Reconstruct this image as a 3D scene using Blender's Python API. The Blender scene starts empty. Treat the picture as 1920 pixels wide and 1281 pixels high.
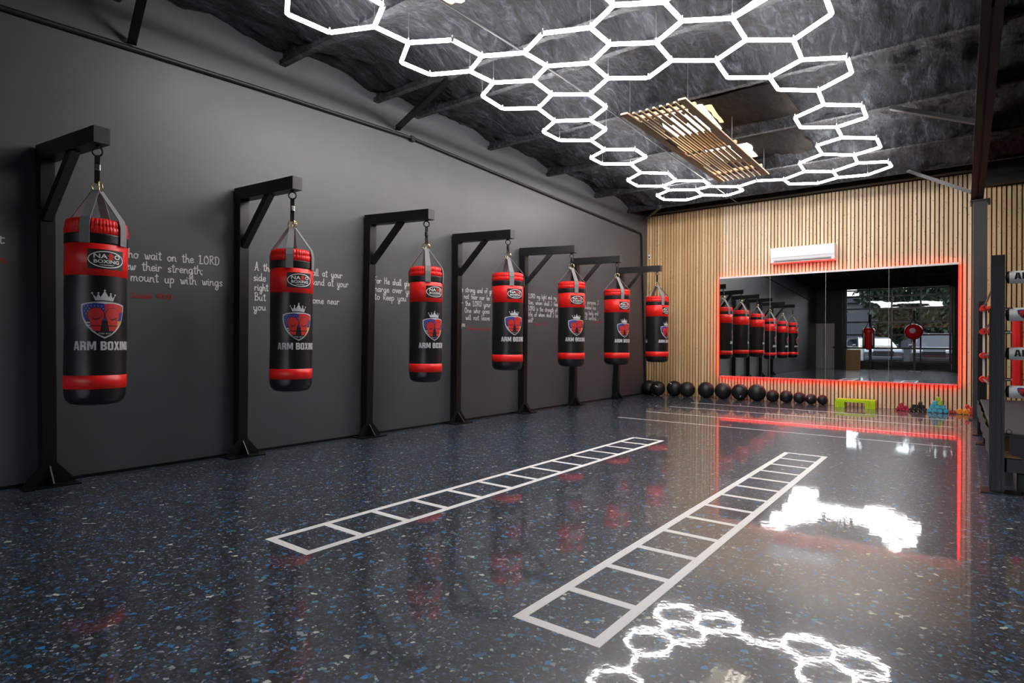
import bpy, bmesh, math, random
from mathutils import Vector, Matrix, noise
from mathutils.geometry import tessellate_polygon

S = bpy.context.scene
COL = S.collection
PI = math.pi

# ------------------------------------------------------------------ camera
cam_data = bpy.data.cameras.new('camera')
cam_data.sensor_width = 36.0
cam_data.lens = 1098.1 / 1920.0 * 36.0
cam_data.clip_start = 0.05
cam_data.clip_end = 400
cam = bpy.data.objects.new('camera', cam_data)
COL.objects.link(cam)
_yaw, _pitch, _roll = 0.6524, 0.0037, 0.0064
_fw = Vector((-math.sin(_yaw), math.cos(_yaw), 0))
_rt = Vector((math.cos(_yaw), math.sin(_yaw), 0))
_up = Vector((0, 0, 1))
_f2 = _fw * math.cos(_pitch) + _up * math.sin(_pitch)
_u2 = -_fw * math.sin(_pitch) + _up * math.cos(_pitch)
_r2 = _rt * math.cos(_roll) + _u2 * math.sin(_roll)
_u3 = -_rt * math.sin(_roll) + _u2 * math.cos(_roll)
_m = Matrix((_r2, _u3, -_f2)).transposed().to_4x4()
_m.translation = Vector((5.606, 0.0, 1.1))
cam.matrix_world = _m
S.camera = cam

# ------------------------------------------------------------------ view, sky, light levels
S.view_settings.view_transform = 'Standard'
S.view_settings.look = 'None'
S.view_settings.exposure = 1.05
S.view_settings.gamma = 1.0
S.view_settings.use_curve_mapping = False
TUBE_STRENGTH = 22.0
SKY_STRENGTH = 0.95
LED_RED_STRENGTH = 9.0
SKYLIGHT_STRENGTH = 5.0

world = bpy.data.worlds.new('sky')
S.world = world
world.use_nodes = True
_nt = world.node_tree
_nt.nodes.clear()
_sky = _nt.nodes.new('ShaderNodeTexSky')
_sky.sky_type = 'NISHITA'
_sky.sun_disc = False
_sky.sun_elevation = math.radians(48)
_sky.sun_rotation = math.radians(150)
_sky.dust_density = 3.0
_bg = _nt.nodes.new('ShaderNodeBackground')
_bg.inputs['Strength'].default_value = SKY_STRENGTH
_wo = _nt.nodes.new('ShaderNodeOutputWorld')
_hs = _nt.nodes.new('ShaderNodeHueSaturation')
_hs.inputs['Saturation'].default_value = 0.45
_nt.links.new(_sky.outputs[0], _hs.inputs['Color'])
_nt.links.new(_hs.outputs[0], _bg.inputs['Color'])
_nt.links.new(_bg.outputs[0], _wo.inputs['Surface'])

# ------------------------------------------------------------------ material helpers
def lin(c):
    return tuple((x / 12.92 if x <= 0.04045 else ((x + 0.055) / 1.055) ** 2.4) for x in (v / 255.0 for v in c))

def mat(name, rgb, rough=0.5, metal=0.0, var=0.12, scale=12.0, bump=0.0, bump_scale=60.0, spec=0.5, coat=0.0, stretch=(1, 1, 1)):
    """principled material with procedural colour variation and bump"""
    m = bpy.data.materials.new(name)
    m.use_nodes = True
    nt = m.node_tree
    b = nt.nodes['Principled BSDF']
    c = lin(rgb)
    b.inputs['Roughness'].default_value = rough
    b.inputs['Metallic'].default_value = metal
    b.inputs['Specular IOR Level'].default_value = spec
    b.inputs['Coat Weight'].default_value = coat
    tc = nt.nodes.new('ShaderNodeTexCoord')
    mp = nt.nodes.new('ShaderNodeMapping')
    mp.inputs['Scale'].default_value = stretch
    nt.links.new(tc.outputs['Object'], mp.inputs['Vector'])
    nz = nt.nodes.new('ShaderNodeTexNoise')
    nz.inputs['Scale'].default_value = scale
    nz.inputs['Detail'].default_value = 5
    nt.links.new(mp.outputs[0], nz.inputs['Vector'])
    mx = nt.nodes.new('ShaderNodeMix')
    mx.data_type = 'RGBA'
    mx.inputs[6].default_value = tuple(x * (1 - var) for x in c) + (1,)
    mx.inputs[7].default_value = tuple(min(1, x * (1 + var)) for x in c) + (1,)
    nt.links.new(nz.outputs['Fac'], mx.inputs[0])
    nt.links.new(mx.outputs[2], b.inputs['Base Color'])
    if bump:
        n2 = nt.nodes.new('ShaderNodeTexNoise')
        n2.inputs['Scale'].default_value = bump_scale
        n2.inputs['Detail'].default_value = 4
        nt.links.new(mp.outputs[0], n2.inputs['Vector'])
        bp = nt.nodes.new('ShaderNodeBump')
        bp.inputs['Strength'].default_value = bump
        bp.inputs['Distance'].default_value = 0.01
        nt.links.new(n2.outputs['Fac'], bp.inputs['Height'])
        nt.links.new(bp.outputs[0], b.inputs['Normal'])
    return m

def emat(name, rgb, strength):
    m = bpy.data.materials.new(name)
    m.use_nodes = True
    nt = m.node_tree
    b = nt.nodes['Principled BSDF']
    b.inputs['Base Color'].default_value = (0.8, 0.8, 0.8, 1)
    b.inputs['Emission Color'].default_value = lin(rgb) + (1,)
    b.inputs['Emission Strength'].default_value = strength
    return m

def node(nt, t, **kw):
    n = nt.nodes.new(t)
    for k, v in kw.items():
        setattr(n, k, v)
    return n

def ramp(nt, stops, interp='LINEAR'):
    r = nt.nodes.new('ShaderNodeValToRGB')
    r.color_ramp.interpolation = interp
    el = r.color_ramp.elements
    while len(el) > 1:
        el.remove(el[-1])
    el[0].position = stops[0][0]
    el[0].color = stops[0][1]
    for p, c in stops[1:]:
        e = el.new(p)
        e.color = c
    return r

def L4(*rgb):
    return lin(rgb) + (1,)

# ---- floor: dark rubber granulate under a glossy clear seal
def make_floor_mat():
    m = bpy.data.materials.new('rubber_floor')
    m.use_nodes = True
    nt = m.node_tree
    lk = nt.links.new
    b = nt.nodes['Principled BSDF']
    tc = node(nt, 'ShaderNodeTexCoord')
    nz = node(nt, 'ShaderNodeTexNoise')
    nz.inputs['Scale'].default_value = 45
    nz.inputs['Detail'].default_value = 3
    lk(tc.outputs['Object'], nz.inputs['Vector'])
    sub = node(nt, 'ShaderNodeVectorMath', operation='SUBTRACT')
    sub.inputs[1].default_value = (0.5, 0.5, 0.5)
    lk(nz.outputs['Color'], sub.inputs[0])
    scl = node(nt, 'ShaderNodeVectorMath', operation='SCALE')
    scl.inputs['Scale'].default_value = 0.022
    lk(sub.outputs[0], scl.inputs[0])
    add = node(nt, 'ShaderNodeVectorMath', operation='ADD')
    lk(tc.outputs['Object'], add.inputs[0])
    lk(scl.outputs[0], add.inputs[1])
    def chips(scale, stops):
        v = node(nt, 'ShaderNodeTexVoronoi')
        v.voronoi_dimensions = '2D'
        v.inputs['Scale'].default_value = scale
        lk(add.outputs[0], v.inputs['Vector'])
        sp = node(nt, 'ShaderNodeSeparateColor')
        lk(v.outputs['Color'], sp.inputs[0])
        r = ramp(nt, stops, 'CONSTANT')
        lk(sp.outputs[0], r.inputs[0])
        return r, sp
    base = [(0.0, L4(46, 49, 53)), (0.24, L4(60, 66, 75)), (0.42, L4(42, 51, 63)), (0.54, L4(69, 80, 96)), (0.66, L4(62, 61, 62)), (0.78, L4(50, 82, 114)),
            (0.86, L4(92, 99, 106)), (0.915, L4(52, 115, 166)), (0.945, L4(120, 137, 145)), (0.978, L4(173, 184, 183))]
    fine, _ = chips(120, base)
    big = [(0.0, L4(48, 52, 55)), (0.48, L4(60, 68, 78)), (0.70, L4(62, 60, 62)), (0.82, L4(48, 99, 147)), (0.89, L4(52, 137, 197)), (0.925, L4(77, 146, 166)), (0.95, L4(148, 160, 164)), (0.982, L4(213, 219, 204))]
    coarse, sp2 = chips(52, big)
    pick = node(nt, 'ShaderNodeMath', operation='GREATER_THAN')
    pick.inputs[1].default_value = 0.72
    lk(sp2.outputs[1], pick.inputs[0])
    mx = node(nt, 'ShaderNodeMix', data_type='RGBA')
    lk(pick.outputs[0], mx.inputs[0])
    lk(fine.outputs[0], mx.inputs[6])
    lk(coarse.outputs[0], mx.inputs[7])
    # faint reddish batches in the granulate
    n3 = node(nt, 'ShaderNodeTexNoise')
    n3.inputs['Scale'].default_value = 2.6
    n3.inputs['Detail'].default_value = 2
    lk(tc.outputs['Object'], n3.inputs['Vector'])
    r3 = ramp(nt, [(0.62, (0, 0, 0, 1)), (0.78, (0.55, 0.55, 0.55, 1))])
    lk(n3.outputs['Fac'], r3.inputs[0])
    mr = node(nt, 'ShaderNodeMix', data_type='RGBA', blend_type='MIX')
    lk(r3.outputs[0], mr.inputs[0])
    lk(mx.outputs[2], mr.inputs[6])
    mr.inputs[7].default_value = L4(62, 40, 46)
    lk(mr.outputs[2], b.inputs['Base Color'])
    b.inputs['Roughness'].default_value = 0.34
    b.inputs['IOR'].default_value = 1.5
    b.inputs['Specular IOR Level'].default_value = 0.32
    b.inputs['Coat Weight'].default_value = 0.9
    b.inputs['Coat Roughness'].default_value = 0.035
    b.inputs['Coat IOR'].default_value = 1.37
    # ripple of the sealed surface
    n4 = node(nt, 'ShaderNodeTexNoise')
    n4.inputs['Scale'].default_value = 22
    n4.inputs['Detail'].default_value = 3
    lk(tc.outputs['Object'], n4.inputs['Vector'])
    bp = node(nt, 'ShaderNodeBump')
    bp.inputs['Strength'].default_value = 0.05
    bp.inputs['Distance'].default_value = 0.004
    lk(n4.outputs['Fac'], bp.inputs['Height'])
    lk(bp.outputs[0], b.inputs['Normal'])
    lk(bp.outputs[0], b.inputs['Coat Normal'])
    return m

def make_foam_mat():
    m = bpy.data.materials.new('sprayed_foam')
    m.use_nodes = True
    nt = m.node_tree
    lk = nt.links.new
    b = nt.nodes['Principled BSDF']
    tc = node(nt, 'ShaderNodeTexCoord')
    mp = node(nt, 'ShaderNodeMapping')
    mp.inputs['Scale'].default_value = (3.4, 1.0, 1.6)
    lk(tc.outputs['Object'], mp.inputs['Vector'])
    n1 = node(nt, 'ShaderNodeTexNoise')
    n1.inputs['Scale'].default_value = 3.2
    n1.inputs['Detail'].default_value = 11
    n1.inputs['Roughness'].default_value = 0.72
    n1.inputs['Distortion'].default_value = 1.1
    lk(mp.outputs[0], n1.inputs['Vector'])
    r = ramp(nt, [(0.37, L4(8, 9, 12)), (0.46, L4(26, 29, 36)), (0.55, L4(54, 60, 70)), (0.66, L4(96, 104, 116))])
    lk(n1.outputs['Fac'], r.inputs[0])
    n0 = node(nt, 'ShaderNodeTexNoise')
    n0.inputs['Scale'].default_value = 0.7
    lk(tc.outputs['Object'], n0.inputs['Vector'])
    r0 = ramp(nt, [(0.3, (0.5, 0.5, 0.5, 1)), (0.7, (1.15, 1.12, 1.1, 1))])
    lk(n0.outputs['Fac'], r0.inputs[0])
    mu = node(nt, 'ShaderNodeMix', data_type='RGBA', blend_type='MULTIPLY')
    mu.inputs[0].default_value = 1.0
    lk(r.outputs[0], mu.inputs[6])
    lk(r0.outputs[0], mu.inputs[7])
    lk(mu.outputs[2], b.inputs['Base Color'])
    b.inputs['Roughness'].default_value = 0.75
    n2 = node(nt, 'ShaderNodeTexNoise')
    n2.inputs['Scale'].default_value = 9
    n2.inputs['Detail'].default_value = 9
    n2.inputs['Roughness'].default_value = 0.7
    lk(mp.outputs[0], n2.inputs['Vector'])
    bp = node(nt, 'ShaderNodeBump')
    bp.inputs['Strength'].default_value = 1.0
    bp.inputs['Distance'].default_value = 0.2
    lk(n2.outputs['Fac'], bp.inputs['Height'])
    lk(bp.outputs[0], b.inputs['Normal'])
    return m

SLAT_PITCH = 0.0627
def make_slat_mat(name, dark, light, pitch=SLAT_PITCH, axis=0, along=2):
    m = bpy.data.materials.new(name)
    m.use_nodes = True
    nt = m.node_tree
    lk = nt.links.new
    b = nt.nodes['Principled BSDF']
    tc = node(nt, 'ShaderNodeTexCoord')
    sx = node(nt, 'ShaderNodeSeparateXYZ')
    lk(tc.outputs['Object'], sx.inputs[0])
    dv = node(nt, 'ShaderNodeMath', operation='DIVIDE')
    dv.inputs[1].default_value = pitch
    lk(sx.outputs[axis], dv.inputs[0])
    fl = node(nt, 'ShaderNodeMath', operation='FLOOR')
    lk(dv.outputs[0], fl.inputs[0])
    wn = node(nt, 'ShaderNodeTexWhiteNoise')
    wn.noise_dimensions = '1D'
    lk(fl.outputs[0], wn.inputs['W'])
    # grain, offset per slat
    cb = node(nt, 'ShaderNodeCombineXYZ')
    mw = node(nt, 'ShaderNodeMath', operation='MULTIPLY')
    mw.inputs[1].default_value = 37.0
    lk(wn.outputs['Value'], mw.inputs[0])
    sz = node(nt, 'ShaderNodeMath', operation='MULTIPLY')
    sz.inputs[1].default_value = 1.6
    lk(sx.outputs[along], sz.inputs[0])
    lk(sz.outputs[0], cb.inputs[1])
    xs = node(nt, 'ShaderNodeMath', operation='MULTIPLY')
    xs.inputs[1].default_value = 55.0
    lk(sx.outputs[axis], xs.inputs[0])
    lk(xs.outputs[0], cb.inputs[0])
    lk(mw.outputs[0], cb.inputs[2])
    g = node(nt, 'ShaderNodeTexNoise')
    g.inputs['Scale'].default_value = 1.0
    g.inputs['Detail'].default_value = 4
    lk(cb.outputs[0], g.inputs['Vector'])
    ad = node(nt, 'ShaderNodeMath', operation='MULTIPLY_ADD')
    ad.inputs[1].default_value = 0.55
    lk(wn.outputs['Value'], ad.inputs[0])
    g2 = node(nt, 'ShaderNodeMath', operation='MULTIPLY')
    g2.inputs[1].default_value = 0.5
    lk(g.outputs['Fac'], g2.inputs[0])
    lk(g2.outputs[0], ad.inputs[2])
    r = ramp(nt, [(0.1, L4(*light)), (0.45, L4(*[(a + c) / 2 for a, c in zip(light, dark)])), (0.9, L4(*dark))])
    lk(ad.outputs[0], r.inputs[0])
    # knots
    cv = node(nt, 'ShaderNodeCombineXYZ')
    kx = node(nt, 'ShaderNodeMath', operation='MULTIPLY')
    kx.inputs[1].default_value = 16.0
    lk(sx.outputs[axis], kx.inputs[0])
    kz = node(nt, 'ShaderNodeMath', operation='MULTIPLY')
    kz.inputs[1].default_value = 5.0
    lk(sx.outputs[along], kz.inputs[0])
    lk(kx.outputs[0], cv.inputs[0])
    lk(kz.outputs[0], cv.inputs[1])
    v = node(nt, 'ShaderNodeTexVoronoi')
    v.voronoi_dimensions = '2D'
    lk(cv.outputs[0], v.inputs['Vector'])
    sc = node(nt, 'ShaderNodeSeparateColor')
    lk(v.outputs['Color'], sc.inputs[0])
    gt = node(nt, 'ShaderNodeMath', operation='GREATER_THAN')
    gt.inputs[1].default_value = 0.965
    lk(sc.outputs[0], gt.inputs[0])
    kr = ramp(nt, [(0.14, (1, 1, 1, 1)), (0.36, (0, 0, 0, 1))])
    lk(v.outputs['Distance'], kr.inputs[0])
    km = node(nt, 'ShaderNodeMath', operation='MULTIPLY')
    lk(gt.outputs[0], km.inputs[0])
    lk(kr.outputs[0], km.inputs[1])
    mx = node(nt, 'ShaderNodeMix', data_type='RGBA')
    lk(km.outputs[0], mx.inputs[0])
    lk(r.outputs[0], mx.inputs[6])
    mx.inputs[7].default_value = L4(104, 66, 36)
    lk(mx.outputs[2], b.inputs['Base Color'])
    b.inputs['Roughness'].default_value = 0.6
    return m

def make_glass_mat():
    """window pane: clear with Fresnel reflection"""
    m = bpy.data.materials.new('window_glass')
    m.use_nodes = True
    nt = m.node_tree
    nt.nodes.clear()
    o = node(nt, 'ShaderNodeOutputMaterial')
    t = node(nt, 'ShaderNodeBsdfTransparent')
    t.inputs[0].default_value = (0.62, 0.66, 0.68, 1)
    g = node(nt, 'ShaderNodeBsdfGlossy')
    g.inputs['Roughness'].default_value = 0.0
    f = node(nt, 'ShaderNodeFresnel')
    f.inputs['IOR'].default_value = 1.6
    mx = node(nt, 'ShaderNodeMixShader')
    nt.links.new(f.outputs[0], mx.inputs[0])
    nt.links.new(t.outputs[0], mx.inputs[1])
    nt.links.new(g.outputs[0], mx.inputs[2])
    nt.links.new(mx.outputs[0], o.inputs['Surface'])
    return m

def make_wall_mat():
    m = mat('charcoal_wall_paint', (76, 78, 81), 0.45, var=0.16, scale=1.6, bump=0.12, bump_scale=9)
    return m

M = {}
M['floor'] = make_floor_mat()
M['foam'] = make_foam_mat()
M['slat_pine'] = make_slat_mat('knotty_pine_slats', (200, 158, 106), (240, 214, 170))
M['slat_pale'] = make_slat_mat('pale_pine_slats', (220, 190, 146), (248, 230, 198))
M['glass'] = make_glass_mat()
M['wall'] = make_wall_mat()
M['wall_dark'] = mat('black_wall_paint', (40, 41, 44), 0.6, var=0.15, scale=2)
M['backing'] = mat('dark_backing_board', (84, 62, 42), 0.8)
M['steel_black'] = mat('black_painted_steel', (15, 15, 17), 0.34, var=0.25, scale=9, bump=0.04, bump_scale=40)
M['steel_grey'] = mat('grey_painted_steel', (44, 45, 49), 0.5, var=0.3, scale=5)
M['steel_warm'] = mat('brownish_painted_steel', (46, 46, 48), 0.6, var=0.3, scale=4, spec=0.2)
M['column'] = mat('charcoal_column_paint', (58, 58, 61), 0.5)
M['chrome'] = mat('chromed_metal', (205, 200, 188), 0.18, metal=1.0, var=0.05)
M['brass'] = mat('pale_brass_metal', (214, 196, 150), 0.25, metal=1.0, var=0.05)
M['vinyl_black'] = mat('black_vinyl', (24, 24, 26), 0.36, var=0.2, scale=8, bump=0.08, bump_scale=22)
M['vinyl_red'] = mat('red_vinyl', (240, 28, 24), 0.38, var=0.08, scale=6, bump=0.06, bump_scale=20)
M['webbing'] = mat('grey_webbing', (128, 128, 130), 0.7, var=0.15, scale=60)
M['webbing_black'] = mat('black_webbing', (20, 20, 22), 0.7, var=0.2, scale=60)
M['print_grey'] = mat('silver_print', (196, 198, 202), 0.45, var=0.06)
M['print_white'] = mat('white_print', (235, 235, 235), 0.5, var=0.04)
M['print_red'] = mat('red_print', (196, 40, 38), 0.5, var=0.12)
M['print_darkred'] = mat('dark_red_print', (92, 22, 22), 0.5, var=0.12)
M['print_blue'] = mat('blue_print', (30, 48, 140), 0.5, var=0.1)
M['print_yellow'] = mat('orange_print', (232, 160, 40), 0.5, var=0.1)
M['print_black'] = mat('black_print', (16, 16, 18), 0.5, var=0.1)
M['chalk'] = mat('white_wall_lettering', (205, 205, 205), 0.8, var=0.1)
M['chalk_red'] = mat('red_wall_lettering', (150, 52, 46), 0.8, var=0.15)
M['tape'] = mat('white_floor_tape', (246, 246, 244), 0.4, var=0.03, scale=6)
M['tube'] = emat('glowing_white_tube', (255, 250, 248), TUBE_STRENGTH)
M['clear'] = mat('clear_plastic_clip', (190, 190, 195), 0.2, var=0.05)
M['wire'] = mat('steel_wire', (150, 150, 152), 0.35, metal=0.8, var=0.05)
M['led'] = emat('red_led_strip', (255, 26, 8), LED_RED_STRENGTH)
M['skylight'] = emat('daylit_fibreglass_skylight', (255, 246, 226), SKYLIGHT_STRENGTH)
M['skylight_warm'] = emat('amber_fibreglass_edge', (226, 150, 44), 0.7)
M['deck'] = mat('exposed_roof_deck', (30, 26, 24), 0.95, var=0.95, scale=5, bump=1.0, bump_scale=9, stretch=(3, 0.8, 1), spec=0.1)
M['timber'] = mat('pine_timber', (204, 174, 138), 0.6, var=0.18, scale=5, stretch=(9, 0.6, 9))
M['mirror'] = None
m = bpy.data.materials.new('silvered_mirror')
m.use_nodes = True
b = m.node_tree.nodes['Principled BSDF']
b.inputs['Base Color'].default_value = (0.74, 0.76, 0.76, 1)
b.inputs['Metallic'].default_value = 1.0
b.inputs['Roughness'].default_value = 0.0
M['mirror'] = m
M['alu'] = mat('white_aluminium_trim', (228, 226, 226), 0.35, var=0.04)
M['grey_trim'] = mat('grey_aluminium_trim', (150, 150, 152), 0.4, metal=0.3, var=0.06)
M['plastic_white'] = mat('white_plastic', (232, 232, 234), 0.3, var=0.03)
M['plastic_grey'] = mat('grey_plastic', (120, 118, 116), 0.5, var=0.05)
M['ball'] = mat('black_leather_ball', (27, 27, 29), 0.42, var=0.2, scale=14, bump=0.15, bump_scale=90)
M['lime'] = mat('lime_plastic', (192, 226, 20), 0.4, var=0.08)
M['crimson'] = mat('crimson_neoprene', (190, 36, 66), 0.5, var=0.1)
M['db_black'] = mat('black_neoprene', (34, 34, 32), 0.5, var=0.2)
M['db_blue'] = mat('sky_blue_neoprene', (62, 176, 206), 0.5, var=0.08)
M['db_lime'] = mat('lime_neoprene', (170, 206, 50), 0.5, var=0.08)
M['db_maroon'] = mat('brick_red_neoprene', (176, 62, 58), 0.5, var=0.1)
M['db_orange'] = mat('orange_neoprene', (244, 146, 20), 0.5, var=0.08)
M['db_red'] = mat('red_neoprene', (232, 44, 34), 0.5, var=0.08)
M['rope'] = mat('white_rope_cover', (215, 212, 205), 0.6, var=0.08, scale=40)
M['bolster'] = mat('white_vinyl_pad', (244, 244, 245), 0.4, var=0.03)
M['canvas'] = mat('grey_ring_canvas', (62, 61, 64), 0.7, var=0.12, scale=3, bump=0.08, bump_scale=30)
M['plywood'] = mat('plywood_edge', (196, 158, 100), 0.7, var=0.25, scale=4, stretch=(1, 1, 14))
M['door_grey'] = mat('pale_grey_door_paint', (176, 178, 172), 0.5, var=0.05)
M['cardboard'] = mat('brown_cardboard', (186, 148, 104), 0.8, var=0.08)
M['asphalt'] = mat('asphalt', (56, 56, 58), 0.85, var=0.2, scale=3, bump=0.2)
M['leaf'] = mat('tree_leaves', (32, 46, 20), 0.6, var=0.5, scale=2)
M['bark'] = mat('tree_bark', (72, 60, 50), 0.9, var=0.3, scale=8)
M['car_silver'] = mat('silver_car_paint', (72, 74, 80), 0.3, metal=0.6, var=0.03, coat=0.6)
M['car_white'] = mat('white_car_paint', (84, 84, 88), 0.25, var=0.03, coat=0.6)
M['car_glass'] = mat('dark_car_glass', (18, 22, 30), 0.05, var=0.05)
M['rubber'] = mat('black_tyre_rubber', (22, 22, 22), 0.8)
M['lamp'] = mat('clear_headlamp', (220, 222, 226), 0.15, var=0.03)
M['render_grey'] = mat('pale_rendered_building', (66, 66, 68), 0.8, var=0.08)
M['roofing'] = mat('grey_roof', (52, 50, 50), 0.8, var=0.1)

# ------------------------------------------------------------------ mesh builder
class MB:
    def __init__(self):
        self.v = []; self.f = []; self.mi = []; self.sm = []
    def add(self, vs, fs, mi=0, smooth=False):
        o = len(self.v)
        self.v += [tuple(p) for p in vs]
        for f in fs:
            self.f.append(tuple(i + o for i in f)); self.mi.append(mi); self.sm.append(smooth)
        return self
    def box(self, c, s, mi=0, rot=None, bev=0.0):
        hx, hy, hz = s[0] / 2, s[1] / 2, s[2] / 2
        if bev > 0:
            bm = bmesh.new()
            bmesh.ops.create_cube(bm, size=1.0)
            for v in bm.verts: v.co = Vector((v.co.x * s[0], v.co.y * s[1], v.co.z * s[2]))
            bmesh.ops.bevel(bm, geom=list(bm.edges), offset=bev, segments=2, affect='EDGES', profile=0.5)
            bm.verts.index_update()
            vs = [v.co.copy() for v in bm.verts]; fs = [[v.index for v in f.verts] for f in bm.faces]
            bm.free()
        else:
            vs = [Vector((x, y, z)) for x in (-hx, hx) for y in (-hy, hy) for z in (-hz, hz)]
            fs = [(0, 1, 3, 2), (4, 6, 7, 5), (0, 4, 5, 1), (2, 3, 7, 6), (0, 2, 6, 4), (1, 5, 7, 3)]
        if rot is not None: vs = [rot @ p for p in vs]
        c = Vector(c)
        return self.add([p + c for p in vs], fs, mi)
    def bar(self, a, b, w, h, mi=0, up=(0, 0, 1)):
        """rectangular bar from a to b; w across, h along `up`"""
        a = Vector(a); b = Vector(b); d = (b - a); L = d.length; d.normalize()
        u = Vector(up); s = d.cross(u)
        if s.length < 1e-5: s = d.cross(Vector((1, 0, 0)))
        s.normalize(); u = s.cross(d).normalized()
        vs = []
        for p in (a, b):
            for sx, sz in ((-1, -1), (1, -1), (1, 1), (-1, 1)):
                vs.append(p + s * sx * w / 2 + u * sz * h / 2)
        return self.add(vs, [(3, 2, 1, 0), (4, 5, 6, 7), (0, 1, 5, 4), (1, 2, 6, 5), (2, 3, 7, 6), (3, 0, 4, 7)], mi)
    def cyl(self, a, b, r, n=16, mi=0, r2=None, caps=True):
        a = Vector(a); b = Vector(b); d = (b - a).normalized(); r2 = r if r2 is None else r2
        s = d.orthogonal().normalized(); u = d.cross(s)
        vs = []
        for p, rr in ((a, r), (b, r2)):
            for i in range(n):
                t = 2 * PI * i / n
                vs.append(p + (s * math.cos(t) + u * math.sin(t)) * rr)
        self.add(vs, [(i, (i + 1) % n, n + (i + 1) % n, n + i) for i in range(n)], mi, True)
        if caps: self.add(vs, [tuple(reversed(range(n))), tuple(range(n, 2 * n))], mi)
        return self
    def tube(self, pts, r, n=8, mi=0, closed=False):
        pts = [Vector(p) for p in pts]; N = len(pts); vs = []; prev = None
        for i, p in enumerate(pts):
            if closed: t = (pts[(i + 1) % N] - pts[i - 1]).normalized()
            else: t = (pts[min(i + 1, N - 1)] - pts[max(i - 1, 0)]).normalized()
            s = t.orthogonal().normalized() if prev is None else (prev - t * prev.dot(t)).normalized()
            prev = s; u = t.cross(s)
            for k in range(n):
                a = 2 * PI * k / n
                vs.append(p + (s * math.cos(a) + u * math.sin(a)) * r)
        fs = []
        for i in range(N if closed else N - 1):
            j = (i + 1) % N
            for k in range(n):
                fs.append((i * n + k, i * n + (k + 1) % n, j * n + (k + 1) % n, j * n + k))
        if not closed:
            fs += [tuple(reversed(range(n))), tuple(range((N - 1) * n, N * n))]
        return self.add(vs, fs, mi, True)
    def ring(self, c, R, r, axis='y', n=24, m=8, mi=0, tilt=0.0):
        pts = []
        for i in range(n):
            a = 2 * PI * i / n
            p = {'x': (0, math.cos(a), math.sin(a)), 'y': (math.cos(a), 0, math.sin(a)), 'z': (math.cos(a), math.sin(a), 0)}[axis]
            p = Matrix.Rotation(tilt, 3, 'Z') @ (Vector(p) * R)
            pts.append(Vector(c) + p)
        return self.tube(pts, r, m, mi, True)
    def lathe(self, prof, n=48, mi=0, c=(0, 0, 0), fn=None):
        """prof: list of (r, z); axis z"""
        vs = []
        for r, z in prof:
            for i in range(n):
                a = 2 * PI * i / n
                rr = r + (fn(a, z) if fn else 0)
                vs.append((c[0] + rr * math.cos(a), c[1] + rr * math.sin(a), c[2] + z))
        fs = []
        for j in range(len(prof) - 1):
            for i in range(n):
                fs.append((j * n + i, j * n + (i + 1) % n, (j + 1) * n + (i + 1) % n, (j + 1) * n + i))
        self.add(vs, fs, mi, True)
        for j, rev in ((0, True), (len(prof) - 1, False)):
            if prof[j][0] > 1e-4:
                idx = list(range(j * n, (j + 1) * n))
                self.add(vs, [tuple(reversed(idx)) if rev else tuple(idx)], mi)
        return self
    def sphere(self, c, r, n=24, m=14, mi=0, sc=(1, 1, 1), fn=None):
        vs = []; fs = []
        for j in range(m + 1):
            t = PI * j / m
            for i in range(n):
                a = 2 * PI * i / n
                rr = r * (1 + (fn(a, t) if fn else 0))
                vs.append((c[0] + rr * math.sin(t) * math.cos(a) * sc[0], c[1] + rr * math.sin(t) * math.sin(a) * sc[1], c[2] + rr * math.cos(t) * sc[2]))
        for j in range(m):
            for i in range(n):
                fs.append((j * n + i, (j + 1) * n + i, (j + 1) * n + (i + 1) % n, j * n + (i + 1) % n))
        return self.add(vs, fs, mi, True)
    def prism(self, poly, a0, a1, axis='y', mi=0):
        """extrude a 2-D polygon along an axis from a0 to a1"""
        n = len(poly)
        def P(p, t):
            return {'x': (t, p[0], p[1]), 'y': (p[0], t, p[1]), 'z': (p[0], p[1], t)}[axis]
        vs = [P(p, a0) for p in poly] + [P(p, a1) for p in poly]
        tri = tessellate_polygon([[Vector((p[0], p[1], 0)) for p in poly]])
        fs = [tuple(t) for t in tri] + [tuple(i + n for i in reversed(t)) for t in tri]
        fs += [(i, (i + 1) % n, n + (i + 1) % n, n + i) for i in range(n)]
        return self.add(vs, fs, mi)
    def poly2d(self, poly, mi=0, w=0.0):
        tri = tessellate_polygon([[Vector((p[0], p[1], 0)) for p in poly]])
        out = []
        for t in tri:
            a, b, c = (poly[i] for i in t)
            cr = (b[0] - a[0]) * (c[1] - a[1]) - (b[1] - a[1]) * (c[0] - a[0])
            out.append(tuple(t) if cr > 0 else tuple(reversed(t)))
        return self.add([(p[0], p[1], w) for p in poly], out, mi)
    def mesh(self, name, mats):
        me = bpy.data.meshes.new(name)
        me.from_pydata(self.v, [], self.f)
        for mm in (mats if isinstance(mats, (list, tuple)) else [mats]): me.materials.append(mm)
        me.polygons.foreach_set('material_index', self.mi)
        me.polygons.foreach_set('use_smooth', self.sm)
        me.update()
        return me
    def build(self, name, mats, parent=None, loc=None, fix=True):
        me = self.mesh(name, mats)
        if fix:
            bm = bmesh.new(); bm.from_mesh(me)
            bmesh.ops.recalc_face_normals(bm, faces=bm.faces)
            bm.to_mesh(me); bm.free()
        return link(name, me, parent, loc)

def link(name, me, parent=None, loc=None):
    o = bpy.data.objects.new(name, me)
    COL.objects.link(o)
    if parent is not None: o.parent = parent
    if loc is not None: o.location = loc
    return o

def tag(o, label, cat, group=None, kind=None):
    o['label'] = label; o['category'] = cat
    if group: o['group'] = group
    if kind: o['kind'] = kind
    return o

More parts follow.
